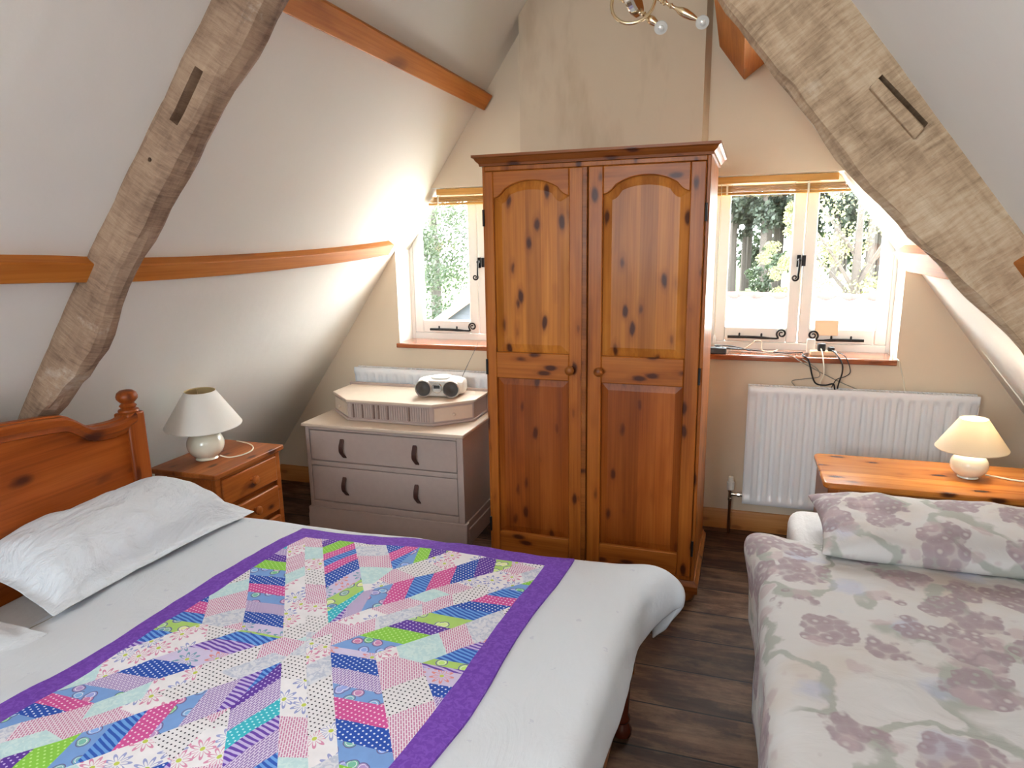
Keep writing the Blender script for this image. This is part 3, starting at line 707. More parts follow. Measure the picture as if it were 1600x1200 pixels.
# ------------------------------------------------------------------ radiators
def radiator(label, x0, x1, z0, z1, yf, valve):
    t = thing('radiator', label, 'radiator', (0, 0, 0))
    b = B(); nx = int((x1-x0)/.0042); zs = [z0, z0+.012, z0+.03, z0+.045, z0+.055]
    k = 10; zs += [z0+.055+(z1-z0-.11)*(i/k) for i in range(1, k)] + [z1-.055, z1-.045, z1-.03, z1-.012, z1]
    pitch = .05; rows = []
    for z in zs:
        m = min(1, max(0, min(z-z0-.03, z1-.03-z)/.022)); m = m*m*(3-2*m); row = []
        for i in range(nx+1):
            x = x0+(x1-x0)*i/nx; e = min(x-x0, x1-x)
            ph = ((x-x0-.03)/pitch) % 1.0
            tri = abs(ph-.5)*2; f = min(1, max(0, (tri-.42)/.3)); f = f*f*(3-2*f)
            if e < .03: f = 1
            rnd = .008*max(0, 1-min(e, z-z0, z1-z)/.012)**2
            row.append(b.verts.new((x, yf + m*f*.0115 + rnd, z)))
        rows.append(row)
    for a, c in zip(rows, rows[1:]):
        for i in range(nx): b.faces.new((a[i], a[i+1], c[i+1], c[i]))
    box(b, x0, x1, yf+.0165, yf+.02, z0, z1)
    obj('front_panel', b, 'white_enamel', t, smooth=True, angle=60)
    obj('rear_panel', box(B(), x0+.004, x1-.004, yf+.055, yf+.065, z0+.004, z1-.004), 'white_enamel', t, bevel=.003)
    for xx in (x0, x1-.004): obj('side_cover', box(B(), xx, xx+.004, yf+.018, yf+.066, z0+.01, z1-.003), 'white_enamel', t)
    b = B(); n = int((x1-x0)/.02)
    box(b, x0, x1, yf+.012, yf+.018, z1-.006, z1+.002); box(b, x0, x1, yf+.058, yf+.066, z1-.006, z1+.002)
    for i in range(n): xx = x0+.006+(x1-x0-.012)*i/n; box(b, xx, xx+.010, yf+.018, yf+.058, z1-.004, z1)
    obj('top_grille', b, 'white_enamel', t)
    if valve:
        vx, vy = x0-.06, yf+.032
        b = B(); tube(b, [(vx, vy, 0), (vx, vy, .19)], .0075, 12, 2); p = obj('supply_pipe', b, 'copper', t, smooth=True)
        b = B(); lathe(b, [(.012, 0), (.012, .012), (.010, .014), (.010, .045), (.013, .047), (.013, .058)], (vx, vy, .185), 16)
        tube(b, [(vx, vy, .218), (x0+.01, vy, .218)], .009, 12, 2); lathe(b, [(.013, -.006), (.013, .008)], (x0-.02, vy, .218), 8, 'x'); obj('valve_body', b, 'chrome', t, smooth=True)
        b = B(); rings = []
        for r, h in ((.017, .243), (.0185, .25), (.0185, .285), (.013, .290), (.012, .312), (.009, .316)):
            rings.append([(vx+r*(1+(.05 if q % 2 else 0))*math.cos(2*PI*q/28), vy+r*(1+(.05 if q % 2 else 0))*math.sin(2*PI*q/28), h) for q in range(28)])
        loft(b, rings); obj('valve_head', b, 'white_plastic', t)
    return t
radiator('long white ribbed radiator under the right-hand window', .085, 1.09, .18, .805, 3.52, True)
radiator('white ribbed radiator mostly hidden behind the painted dressing chest', -2.17, -1.13, .18, .806, 3.52, False)

# ------------------------------------------------------------------ bedside furniture and lamps
def nightstand():
    t = thing('bedside_chest', 'pine bedside chest with moulded top, standing left beside the headboard', 'bedside chest', (0, 0, 0))
    x0, x1, y0, y1 = -2.325, -2.006, 2.140, 2.557; T = .62
    b = B(); box(b, x0, x1-.02, y0, y1, .05, T-.022); box(b, x1-.02, x1, y0, y0+.03, .05, T-.022); box(b, x1-.02, x1, y1-.03, y1, .05, T-.022); box(b, x0, x1+.006, y0-.006, y1+.006, 0, .05)
    box(b, x1-.02, x1, y0+.03, y1-.03, T-.040, T-.022)
    obj('body', b, 'pine_front', t, bevel=.003)
    o = obj('top', prism(B(), [(x0-.012, y0-.018), (x1+.012, y0-.018), (x1+.018, y0-.012), (x1+.018, y1+.012), (x1+.012, y1+.018), (x0-.012, y1+.018)], 'z', T-.022, T), 'pine_top_y', t, bevel=.007, segs=3)
    for z0, z1 in ((.460, .580), (.315, .436), (.09, .29)):
        d = obj('drawer', box(B(), x1-.012, x1+.006, y0+.032, y1-.032, z0, z1), 'pine_front', t, bevel=.006)
        b = lathe(B(), [(.010, 0), (.009, .008), (.018, .018), (.020, .025), (.016, .032), (.004, .035)], (x1+.006, (y0+y1)/2, (z0+z1)/2+.005), 20, 'x'); obj('knob', b, 'pine_front', d, smooth=True)
nightstand()
def right_chest():
    t = thing('pine_dresser', 'honey pine chest with rounded corners behind the floral bed, in front of the radiator', 'chest', (0, 0, 0))
    x0, x1, y0, y1, T = .382, 1.30, 2.765, 3.15, .60
    r = .03; pts = []
    for cx, cy, a0 in ((x1-r, y1-r, 0), (x0+r-.018, y1-r, PI/2), (x0+r-.018, y0+r-.018, PI), (x1-r, y0+r-.018, 1.5*PI)):
        for k in range(6): a = a0+PI/2*k/5; pts.append((cx+r*math.cos(a), cy+r*math.sin(a)))
    obj('top', prism(B(), pts, 'z', T-.024, T), 'pine_top_x', t, bevel=.008, segs=3)
    b = B(); box(b, x0, x1, y0+.02, y1-.005, .05, T-.025); box(b, x0, x0+.04, y0, y0+.02, .05, T-.025); box(b, x1-.04, x1, y0, y0+.02, .05, T-.025); box(b, x0+.04, x1-.04, y0, y0+.02, T-.045, T-.025)
    box(b, x0-.008, x1, y0-.008, y1-.005, 0, .06); obj('body', b, 'pine_dark', t, bevel=.003)
    for z0, z1 in ((.40, .548), (.235, .385), (.075, .22)):
        d = obj('drawer', box(B(), x0+.045, x1-.045, y0-.004, y0+.02, z0, z1), 'pine_h', t, bevel=.006)
        for kx in (x0+.25, x1-.25):
            b = lathe(B(), [(.010, 0), (.009, -.008), (.018, -.018), (.020, -.025), (.016, -.032), (.004, -.035)], (kx, y0-.004, (z0+z1)/2), 20, 'y'); obj('knob', b, 'pine_dark', d, smooth=True)
right_chest()
def lamp(label, loc, s, lit, tilt=0, cord=None, lean=0.0, fat=1.0):
    t = thing('table_lamp', label, 'lamp', loc, 0)
    prof = [(.042, 0), (.05, .003)]
    for k in range(1, 18):
        a = -1.15+ (2.45)*k/17; prof.append((.078*fat*math.cos(a), .073+.073*math.sin(a)))
    prof = [(r*s, h*s) for r, h in prof] + [(.02*s, .146*s), (.018*s, .158*s)]
    obj('ceramic_base', lathe(B(), prof, segs=40), 'ceramic', t, smooth=True)
    obj('lamp_holder', lathe(B(), [(.014*s, .155*s), (.014*s, .20*s), (.010*s, .205*s)], segs=16), 'white_plastic', t, smooth=True)
    R = Matrix.Rotation(tilt, 3, 'Y') @ Matrix.Rotation(lean, 3, 'X')
    b = B(); zb, zt = .160*s, .325*s; rb, rt = .166*s, .066*s
    P = [(rb, zb), (rb+.0015, zb+.004), (rt+.0015, zt-.003), (rt, zt), (rt-.0022, zt-.003), (rb-.0025, zb+.004)]
    rings = [[(r*math.cos(2*PI*k/56), r*math.sin(2*PI*k/56), h) for k in range(56)] for r, h in P+[P[0]]]
    loft(b, rings, cap=False); b.faces.ensure_lookup_table()
    for k, f in enumerate(b.faces):
        if k//56 in (3, 4): f.material_index = 1                # warm lining
    bmesh.ops.remove_doubles(b, verts=b.verts, dist=1e-6)
    piv = Vector((0, 0, .2*s))
    for v in b.verts: v.co = R @ (v.co-piv) + piv
    obj('lamp_shade', b, ['shade' if lit else 'shade_pale', 'shade' if lit else 'lining'], t, smooth=True)
    b = B(); lathe(b, [(.010*s, .2*s), (.012*s, .215*s), (.026*s, .245*s), (.029*s, .265*s), (.022*s, .288*s), (.006*s, .298*s)], segs=20)
    if lit:
        m, nt, bs = new_mat('lit_bulb', .3, (1, .9, .7)); bs.inputs['Emission Color'].default_value = (1, .86, .66, 1); bs.inputs['Emission Strength'].default_value = 30
    else: m = MT['white_plastic']
    obj('light_bulb', b, m, t, smooth=True)
    b = B(); 
    for k in range(3):
        a = 2*PI*k/3+.4; p0 = R @ (Vector((.012*s*math.cos(a), .012*s*math.sin(a), .2*s))-piv)+piv; p1 = R @ (Vector((rt*.97*math.cos(a), rt*.97*math.sin(a), zt-.008))-piv)+piv
        tube(b, [p0, p0.lerp(p1, .5)+Vector((0, 0, -.005)), p1], .0014, 6, 3)
    obj('shade_carrier', b, 'brass', t, smooth=True)
    if cord:
        b = B(); tube(b, cord, .003, 8, 8); obj('power_cord', b, 'cord', t, smooth=True)
    if lit:
        l = light('lamp_bulb_light', 'POINT', (loc[0], loc[1], loc[2]+.262*s), 6.0, (1, .88, .70), .025)
lamp('cream ball lamp with grey-white cone shade on the left bedside chest, switched off', (-2.187, 2.302, .621), .95, False, .03, [(.07, 0, .02), (.10, .03, .0045), (.13, .09, .0045), (.115, .16, .0045), (.05, .22, .0045), (-.05, .25, .0045)], .03, 1.05)
lamp('cream ball lamp glowing on the honey pine chest at the right edge', (.905, 2.965, .601), .735, True, -.03, [(.06, 0, .015), (.1, .02, .0045), (.18, -.01, .0045), (.28, .03, .0045), (.38, .0, .0045)], 0.0, 1.14)

# ------------------------------------------------------------------ double bed
BZ = .535
def bed():
    t = thing('double_bed', 'reddish pine double bed with shaped headboard and turned post knobs, on the left', 'bed', (0, 0, 0))
    yc, y1 = 1.24, 1.915
    xf, xb = -2.10, -2.14
    def topz(y):
        d = (y1-.045)-y                                     # distance from the far post
        d2 = y-(2*yc-y1+.045); d = min(d, d2)
        if d < .16: return .938+.028*max(0, (.06-d)/.06)*.4 - .006*math.sin(PI*min(1, d/.16))
        if d < .28: q = (d-.16)/.12; q = q*q*(3-2*q); return .938+.066*q
        return 1.004+.034*min(1, (d-.28)/.35)**.8
    n = 60; ya, yb_ = 2*yc-y1+.04, y1-.04
    rows = [(ya+(yb_-ya)*i/n) for i in range(n+1)]
    b = prism(B(), [(y, topz(y)) for y in rows] + [(yb_, .30), (ya, .30)], 'x', xb, xf); h = obj('headboard', b, 'pine_bed', t, bevel=.006)
    b = B(); rings = []
    for y in rows:                                          # raised top rail following the curve
        z = topz(y); rings.append([(xf-.002, y, z-.004), (xf+.014, y, z-.006), (xf+.020, y, z-.014), (xf+.020, y, z-.034), (xf+.012, y, z-.044), (xf+.010, y, z-.054), (xf-.002, y, z-.058)])
    loft(b, rings); obj('top_rail', b, 'pine_bed', h, smooth=True, angle=35)
    for yy in (y1-.04, 2*yc-y1+.04):
        b = box(B(), -2.155, -2.085, yy-.037, yy+.037, 0, .945); p = obj('head_post', b, 'pine_bed_v', t, bevel=.006)
        pr = [(.034, .945), (.036, .95), (.034, .956), (.024, .960), (.027, .966), (.03, .970), (.025, .975), (.021, .980), (.028, .986), (.036, .996), (.037, 1.006), (.033, 1.018), (.022, 1.027), (.004, 1.030)]
        obj('turned_finial', lathe(B(), pr, (-2.120, yy, 0), 28), 'pine_bed_v', p, smooth=True)
    for yy in (y1-.03, 2*yc-y1+.03):
        b = lathe(B(), [(.02, 0), (.03, .008), (.032, .025), (.026, .04), (.02, .05), (.026, .06), (.026, .07), (.02, .08), (.026, .2), (.03, .26)], (-.275, yy, 0), 24); box(b, -.31, -.24, yy-.035, yy+.035, .25, .34); obj('foot_leg', b, 'mahogany', t, smooth=True)
    for yy in (y1-.03, 2*yc-y1+.005): obj('side_rail', box(B(), -2.09, -.24, yy-.0, yy+.025, .22, .33), 'pine_dark', t, bevel=.003)
    obj('foot_rail', box(B(), -.28, -.255, 2*yc-y1+.03, y1-.03, .22, .33), 'pine_dark', t, bevel=.003)
    obj('mattress', box(B(), -2.09, -.27, 2*yc-y1+.03, y1-.005, .335, BZ-.045), 'mattress', t, bevel=.04, segs=4)
bed()
DX0, DX1, DY0, DY1 = -1.84, -.275, .62, 1.965               # duvet: flat part
def duvet_z(x, y):
    z = BZ + .012*fbm(x*2.2+3, y*2.2) + .004*fbm(x*7, y*5+2)
    z += .006*math.sin(x*2.7+1)*math.sin(y*3.1)
    z -= .012*math.exp(-((x-DX0)/.05)**2)
    return z
def drape_surface(sx, sy, x0, x1, y0, y1, topz, r, flare, fold, low_x0=False, foldphase=0.0):
    """point of a cloth at sheet coordinates (sx,sy) lying on a top x0..x1, y0..y1 and hanging over its edges"""
    px, py = min(max(sx, x0), x1), min(max(sy, y0), y1)
    ox, oy = sx-px, sy-py
    if low_x0 and ox < 0: px, ox = sx, 0
    d = math.hypot(ox, oy); z = topz(px, py)
    if d < 1e-6: return Vector((px, py, z))
    dx, dy = ox/d, oy/d
    q = r*PI/2
    if d < q: out = r*math.sin(d/r); drop = r*(1-math.cos(d/r))
    else:
        e = d-q; ang = math.atan2(dy, dx)
        s = (py if abs(dx) > abs(dy) else px)
        out = r + e*flare + fold*math.sin(s*13+foldphase+ang*3)*min(1, e/.12) + .008*fbm(s*5, e*4); drop = r + e*math.sqrt(max(.1, 1-flare*flare))
    return Vector((px+dx*out, py+dy*out, z-drop))
def duvet():
    b = B(); step = .02; xs = []; x = DX0
    nx = int((DX1+.20-DX0)/step); ny = int((DY1+.24-(DY0-.24))/step)
    g = []
    for i in range(nx+1):
        row = []
        for j in range(ny+1):
            sx = DX0+(DX1+.20-DX0)*i/nx; sy = DY0-.24+(DY1-DY0+.48)*j/ny
            p = drape_surface(sx, sy, DX0, DX1, DY0, DY1, duvet_z, .055, .10, .008, True)
            c = math.exp(-(((sx-DX1-.15)/.14)**2+((sy-DY1-.08)/.16)**2))
            p += Vector((.115*c, .0, .065*c))                  # the corner billows out
            p.x -= .035*max(0, 1.9-sy)*max(0, min(1, (sx-DX1+.1)/.2))
            row.append(b.verts.new(p))
        g.append(row)
    for i in range(nx):
        for j in range(ny): b.faces.new((g[i][j], g[i+1][j], g[i+1][j+1], g[i][j+1]))
    o = obj('duvet', b, 'duvet', smooth=True, angle=180)
    md = o.modifiers.new('thick', 'SOLIDIFY'); md.thickness = .022; md.offset = -1
    md = o.modifiers.new('sub', 'SUBSURF'); md.levels = 1; md.render_levels = 1
    tag(o, 'plain white duvet spread over the double bed under the patchwork quilt', 'duvet')
    b = B()                                                  # stitched hem line along the top
    pts = [(DX0+.045, y, duvet_z(DX0+.045, y)+.0008) for y in [DY0+.02*k for k in range(int((DY1-DY0)/.02))]]
    tube(b, pts, .0017, 5, 1); obj('hem_stitching', b, 'grey_cable', o, smooth=True)
duvet()
def pillow_mesh(L, Wd, H, flange=0.0, n=36, sag=0.0, seed=0.0, puff=.42):
    """pillow lying in xy, long side along y"""
    b = B(); top = []; bot = []
    for i in range(n+1):
        rt, rb = [], []
        for j in range(n+1):
            u, v = -1+2*i/n, -1+2*j/n
            k = .93 if flange else 1.0
            uu, vv = min(1, abs(u)/(1-flange/Wd*2)), min(1, abs(v)/(1-flange/L*2))
            h = H*((1-uu**2.6)**puff)*((1-vv**3.2)**puff) if uu < 1 and vv < 1 else 0
            pin = 1-.055*(1-abs(u)**2)*abs(v)**3; pin2 = 1-.07*(1-abs(v)**2)*abs(u)**3
            x = u*Wd/2*pin2; y = v*L/2*pin
            w = fbm(x*6+seed, y*6, seed)*.014*min(1, h/H*1.5) + fbm(x*5+seed, y*19, seed+3)*.008*min(1, h/H*2)
            ww = .006*fbm(x*9+seed, y*9, 1.7)*(1 if h < .004 else 0)
            rt.append(b.verts.new((x, y, h*.62 + w + ww + .003)))
            rb.append(b.verts.new((x, y, -h*.38 + ww)) if 0 < i < n and 0 < j < n else rt[-1])
        top.append(rt); bot.append(rb)
    for i in range(n):
        for j in range(n):
            b.faces.new((top[i][j], top[i+1][j], top[i+1][j+1], top[i][j+1]))
            q = (bot[i][j], bot[i][j+1], bot[i+1][j+1], bot[i+1][j])
            if len(set(q)) == 4 and not all(x in (top[i][j], top[i][j+1], top[i+1][j+1], top[i+1][j]) for x in q): b.faces.new(q)
            elif len(set(q)) == 4: pass
    return b
def pillow(name, label, mat, loc, rot, L, Wd, H, flange, seed):
    o = obj(name, pillow_mesh(L, Wd, H, flange, seed=seed), mat, smooth=True, angle=180); o.location = loc; o.rotation_euler = rot
    md = o.modifiers.new('sub', 'SUBSURF'); md.levels = 1; md.render_levels = 1
    return tag(o, label, 'pillow')
pillow('pillow', 'plump white pillow leaning on the red pine headboard, nearest the bedside chest', 'pillow', (-1.945, 1.62, .592), (.0, .20, -.06), .80, .46, .19, .05, 1.0)
pillow('pillow', 'white pillow cut off by the left edge, in front of the plump one', 'pillow', (-1.92, .80, .566), (.0, .16, .03), .74, .46, .15, .05, 4.0)

# patchwork quilt ------------------------------------------------------------------
def clip(poly, a, bb, c):
    out = []
    for i in range(len(poly)):
        p, q = poly[i], poly[(i+1) % len(poly)]
        dp, dq = a*p[0]+bb*p[1]-c, a*q[0]+bb*q[1]-c
        if dp <= 0: out.append(p)
        if (dp < 0 < dq) or (dq < 0 < dp):
            t = dp/(dp-dq); out.append((p[0]+(q[0]-p[0])*t, p[1]+(q[1]-p[1])*t))
    return out
def clip_rect(poly, x0, x1, y0, y1):
    for a, bb, c in ((-1, 0, -x0), (1, 0, x1), (0, -1, -y0), (0, 1, y1)):
        poly = clip(poly, a, bb, c)
        if len(poly) < 3: return []
    return poly
def quilt():
    A = Vector((-1.455, 1.938)); U = Vector((.9993, .036)); V = Vector((-.068, -.9977)); QW, QL = 1.0, 1.34; BD = .072
    fabs = [('fabric_white_dot', 'dot', (226, 222, 224), (60, 58, 70), None, .1), ('fabric_pink_flower', 'flower', (232, 228, 230), (206, 118, 156), (130, 140, 196), .3),
            ('fabric_aqua_mist', 'mist', (188, 216, 218), (208, 228, 226), None, 0), ('fabric_pink_weave', 'weave', (228, 218, 226), (196, 128, 160), None, .3),
            ('fabric_grey_leaf', 'mist', (216, 216, 222), (180, 186, 204), None, .5),
            ('fabric_blue_stripe', 'stripe', (54, 92, 180), (110, 160, 222), None, .35), ('fabric_blue_dot', 'dot', (48, 84, 172), (220, 226, 240), None, .4),
            ('fabric_pink_dot', 'dot', (206, 88, 150), (240, 210, 226), None, .2), ('fabric_green_dot', 'dot', (140, 200, 78), (190, 226, 140), None, .7),
            ('fabric_aqua_dot', 'dot', (66, 180, 196), (196, 236, 238), None, .6), ('fabric_lilac_weave', 'weave', (214, 202, 224), (140, 112, 170), None, .9),
            ('fabric_purple_dot', 'dot', (98, 64, 156), (206, 190, 230), None, .3), ('fabric_purple_stripe', 'stripe', (106, 72, 166), (196, 180, 222), None, .2),
            ('fabric_blue_paisley', 'paisley', (122, 158, 212), (206, 130, 168), (120, 196, 120), .2), ('fabric_green_paisley', 'paisley', (172, 206, 112), (90, 140, 190), (230, 230, 170), .8),
            ('fabric_lilac_flower', 'flower', (208, 196, 222), (222, 130, 120), (90, 150, 170), .6)]
    mats = [print_fabric(*f) for f in fabs]
    border = print_fabric('fabric_purple_border', 'mist', (112, 68, 166), (128, 86, 184), None, 0); mats.append(border)
    LIGHT = [0, 1, 2, 3, 4, 0, 1, 3]; DARK = [5, 7, 6, 13, 8, 11, 10, 9, 14, 5, 12, 15, 6, 10, 13, 7]
    pieces = []; cx, cy = .5, .646; rnd = random.Random(11)
    corner = [math.atan2(sy*(.646-.08), sx*.425) for sx, sy in ((1, 1), (1, -1), (-1, 1), (-1, -1))]
    # four quadrants of strips parallel to the diagonals: light strips between string-pieced coloured ones
    hx, hy = .425, .566; L = math.hypot(hx, hy); dx, dy = hx/L, hy/L; nx, ny = -dy, dx
    edges = [(-.55, -.46, 'D'), (-.46, -.36, 'L'), (-.36, -.255, 'D'), (-.255, -.155, 'L'), (-.155, -.055, 'D'), (-.055, .0, 'L'), (.0, .055, 'L'), (.055, .155, 'D'), (.155, .25, 'L'), (.25, .36, 'D'), (.36, .45, 'L'), (.45, .56, 'D')]
    for qx, qy in ((1, 1), (1, -1), (-1, 1), (-1, -1)):
        for w, (o0, o1, kind) in enumerate(edges):
            d = -.5+.05*rnd.random(); j = rnd.randrange(16); prev = d; sl = (.038 if w % 2 else -.038)*(1 if kind == 'D' else .35)
            while d < .95:
                d += (.045+.035*rnd.random()) if kind == 'D' else (.07+.08*rnd.random())
                q = [(dx*(p+s_)+nx*o, dy*(p+s_)+ny*o) for p, s_, o in ((prev, -sl, o0), (d, -sl, o0), (d, sl, o1), (prev, sl, o1))]
                prev = d
                q = clip_rect(q, 0, 1, 0, 1)
                mi = LIGHT[j % 8] if kind == 'L' else DARK[j % 16]; j += 1 if rnd.random() < .75 else 3
                if len(q) < 3: continue
                q = clip_rect([(cx+qx*p[0], cy+qy*p[1]) for p in q], BD, QW-BD, BD, QL-BD)
                if len(q) >= 3: pieces.append((q, mi))
    for q in ([(0, 0), (QW, 0), (QW-BD, BD), (BD, BD)], [(QW, 0), (QW, QL), (QW-BD, QL-BD), (QW-BD, BD)], [(QW, QL), (0, QL), (BD, QL-BD), (QW-BD, QL-BD)], [(0, QL), (0, 0), (BD, BD), (BD, QL-BD)]):
        pieces.append((q, 16))
    b = B(); G = .04; cache = {}
    # local frame: origin at the quilt's far left corner so that prints follow the cloth
    def vert(s, t, dz=0.0):
        k = (round(s, 5), round(t, 5), dz)
        if k in cache: return cache[k]
        e = min(s, QW-s, t, QL-t)
        ws = .008*math.sin(t*9+1)*max(0, 1-min(s, QW-s)/.15); wt = .007*math.sin(s*8)*max(0, 1-min(t, QL-t)/.15)
        p2 = A+U*(s+ws)+V*(t+wt); z = duvet_z(p2.x, p2.y) + .011 + .0015*fbm(s*14, t*14) - .004*max(0, 1-e/.02) + dz
        cache[k] = b.verts.new((p2.x, p2.y, z)); return cache[k]
    for q, mi in pieces:
        x0, x1 = min(p[0] for p in q), max(p[0] for p in q); y0, y1 = min(p[1] for p in q), max(p[1] for p in q)
        for i in range(int(x0/G), int(x1/G)+1):
            for j in range(int(y0/G), int(y1/G)+1):
                c = clip_rect(q, i*G, (i+1)*G, j*G, (j+1)*G)
                if len(c) < 3: continue
                vs = []
                for p in c:
                    v = vert(*p)
                    if v not in vs: vs.append(v)
                if len(vs) >= 3:
                    try: b.faces.new(vs).material_index = mi
                    except ValueError: pass
    for (s0, t0, s1, t1) in ((0, 0, QW, 0), (QW, 0, QW, QL), (QW, QL, 0, QL), (0, QL, 0, 0)):     # folded edge with thickness
        n = 34; prev = None
        for i in range(n+1):
            s, t = s0+(s1-s0)*i/n, t0+(t1-t0)*i/n; a_, c_ = vert(s, t), vert(s, t, -.009)
            if prev: 
                try: b.faces.new((prev[0], prev[1], c_, a_)).material_index = 16
                except ValueError: pass
            prev = (a_, c_)
    o = obj('patchwork_quilt', b, mats, smooth=True, angle=180)
    tag(o, 'bright patchwork quilt with purple border laid across the white duvet', 'quilt')
quilt()

# ------------------------------------------------------------------ single bed on the right
RBZ = .545
def single_bed():
    t = thing('single_bed', 'single bed with white fitted sheet under floral bedding, on the right', 'bed', (0, 0, 0))
    obj('mattress', box(B(), .235, 1.08, .2, 2.70, .27, RBZ-.035), 'mattress', t, bevel=.05, segs=4)
    obj('bed_base', box(B(), .20, 1.06, .22, 2.68, .06, .268), 'mattress', t, bevel=.01)
    for x in (.25, 1.0):
        for y in (.28, 2.6): obj('leg', lathe(B(), [(.02, 0), (.025, .06)], (x, y, 0), 16), 'black_plastic', t)
single_bed()
RX0, RX1, RY0, RY1 = .185, 1.10, .2, 2.33
def rduvet_z(x, y):
    return RBZ + .010*fbm(x*2.4+7, y*2.4) + .004*fbm(x*8, y*5+4) - .004*math.exp(-((y-1.83-.05*x)/.03)**2) - .02*math.exp(-((y-RY1-.02)/.08)**2)
def rduvet():
    b = B(); step = .022; x0 = RX0-.34; nx = int((RX1+.10-x0)/step); ny = int((RY1+.02-RY0)/step); g = []
    for i in range(nx+1):
        row = []
        for j in range(ny+1):
            sx = x0+(RX1+.10-x0)*i/nx; sy = RY0+(RY1+.02-RY0)*j/ny
            sy2 = sy - .10*max(0, (RX0+.05-sx))*(sy/RY1)            # hem droops at the corner
            p = drape_surface(sx, min(sy2, RY1), RX0, RX1, RY0, RY1, rduvet_z, .075, .02, .006, False)
            if sy2 > RY1: p.y = sy2
            c = math.exp(-(((sx-RX0+.10)/.09)**2+((sy-RY1)/.13)**2)); p += Vector((-.04*c, 0, .05*c))
            row.append(b.verts.new(p))
        g.append(row)
    for i in range(nx):
        for j in range(ny): b.faces.new((g[i][j], g[i+1][j], g[i+1][j+1], g[i][j+1]))
    o = obj('duvet', b, 'floral', smooth=True, angle=180)
    md = o.modifiers.new('thick', 'SOLIDIFY'); md.thickness = .02; md.offset = -1
    md = o.modifiers.new('sub', 'SUBSURF'); md.levels = 1; md.render_levels = 1
    tag(o, 'faded mauve floral duvet covering the single bed on the right', 'duvet')
rduvet()
pillow('pillow', 'faded mauve floral pillow at the head of the single bed', 'floral', (.735, 2.39, .580), (0, -.07, PI/2+.012), .90, .44, .115, 0.0, 8.0)

# ------------------------------------------------------------------ things on the right sill
SZ = .9555
def cable(label, pts, r, mat, group=None):
    b = B(); tube(b, pts, r, 8, 7); o = obj('cable', b, mat, smooth=True); return tag(o, label, 'cable', group)
t = tag(obj('power_adapter', box(B(), -.123, -.03, 3.585, 3.635, SZ, SZ+.03), 'slate_plastic', bevel=.004), 'dark grey power adapter on the right sill, beside the wardrobe', 'power adapter')
t = thing('power_strip', 'pale wooden-toned socket block with black plug on the right sill', 'power strip', (.43, 3.655, SZ))
obj('socket_block', box(B(), -.06, .06, -.025, .03, 0, .022), 'peach', t, bevel=.004)
b = box(B(), -.028, .008, -.02, .018, .0215, .06); obj('plug', b, 'black_plastic', t, bevel=.006, label='black plug')
b = box(B(), .02, .05, -.015, .02, .0215, .042); obj('plug', b, 'black_plastic', t, bevel=.005)
b = box(B(), -.075, -.035, .031, .05, .0, .075); obj('plug', b, 'white_plastic', t, bevel=.005, label='white plug')
cas = [c for c in w2.children if c.name.startswith('casement') and 'stay' not in c.name][1]
obj('wood_block', box(B(), .397, .508, YO-.011, YO+.0005, 1.036, 1.115), 'peach', cas, bevel=.002, label='pale wooden block on the casement rail')
cable('thick black cable drooping over the sill edge in an S towards the radiator', [(.36, 3.66, SZ+.005), (.33, 3.60, SZ+.006), (.355, 3.56, SZ-.01), (.38, 3.55, .86), (.40, 3.545, .83), (.44, 3.55, .825), (.475, 3.56, .83), (.485, 3.57, .80)], .004, 'black_plastic')
cable('black cable dropping straight behind the radiator below the plug', [(.46, 3.66, SZ+.03), (.48, 3.60, SZ+.02), (.505, 3.555, SZ-.02), (.51, 3.555, .89), (.50, 3.56, .84), (.495, 3.585, .78)], .0035, 'black_plastic')
cable('white cable falling from the black plug over the sill edge', [(.415, 3.65, SZ+.04), (.42, 3.60, SZ+.02), (.425, 3.555, SZ-.03), (.428, 3.555, .88), (.42, 3.57, .84), (.415, 3.59, .79)], .003, 'cord')
cable('thin grey cable crossing the wall from the sill to the radiator', [(-.02, 3.66, SZ+.004), (.15, 3.64, SZ+.004), (.27, 3.585, SZ+.004), (.32, 3.56, SZ-.02), (.42, 3.58, .88), (.52, 3.595, .83), (.62, 3.60, .79)], .0025, 'grey_cable')
cable('looped thin grey cable hanging below the sill', [(.30, 3.60, SZ+.003), (.35, 3.56, SZ-.02), (.40, 3.57, .90), (.41, 3.575, .86), (.34, 3.58, .845), (.29, 3.585, .83), (.32, 3.595, .79)], .0025, 'grey_cable')
cable('thin black cable curling behind the straight one', [(.48, 3.66, SZ+.02), (.52, 3.58, SZ+.01), (.545, 3.56, .90), (.53, 3.57, .87), (.49, 3.575, .85), (.47, 3.59, .80)], .0022, 'black_plastic')
cable('black cable trailing along the right sill from the adapter', [(-.05, 3.61, SZ+.032), (.0, 3.66, SZ+.02), (.08, 3.70, SZ+.008), (.18, 3.69, SZ+.004), (.26, 3.66, SZ+.004), (.34, 3.70, SZ+.004)], .003, 'black_plastic')
cable('white cable arching up in a loop on the right sill', [(-.01, 3.70, SZ+.004), (.06, 3.705, SZ+.014), (.11, 3.705, SZ+.055), (.14, 3.70, SZ+.05), (.145, 3.69, SZ+.01), (.19, 3.68, SZ+.004), (.22, 3.70, SZ+.012)], .003, 'cord')
cable('coiled black cable heaped beside the adapter', [(-.11, 3.66, SZ+.006), (-.03, 3.68, SZ+.018), (.04, 3.66, SZ+.016), (-.02, 3.645, SZ+.02), (-.09, 3.67, SZ+.03), (.0, 3.70, SZ+.024), (.09, 3.68, SZ+.006)], .0032, 'black_plastic')
cable('white cord running down the wall from the right end of the sill', [(.742, 3.64, SZ+.003), (.757, 3.60, SZ-.005), (.765, 3.60, .92), (.785, 3.605, .86), (.80, 3.605, .78)], .003, 'cord')

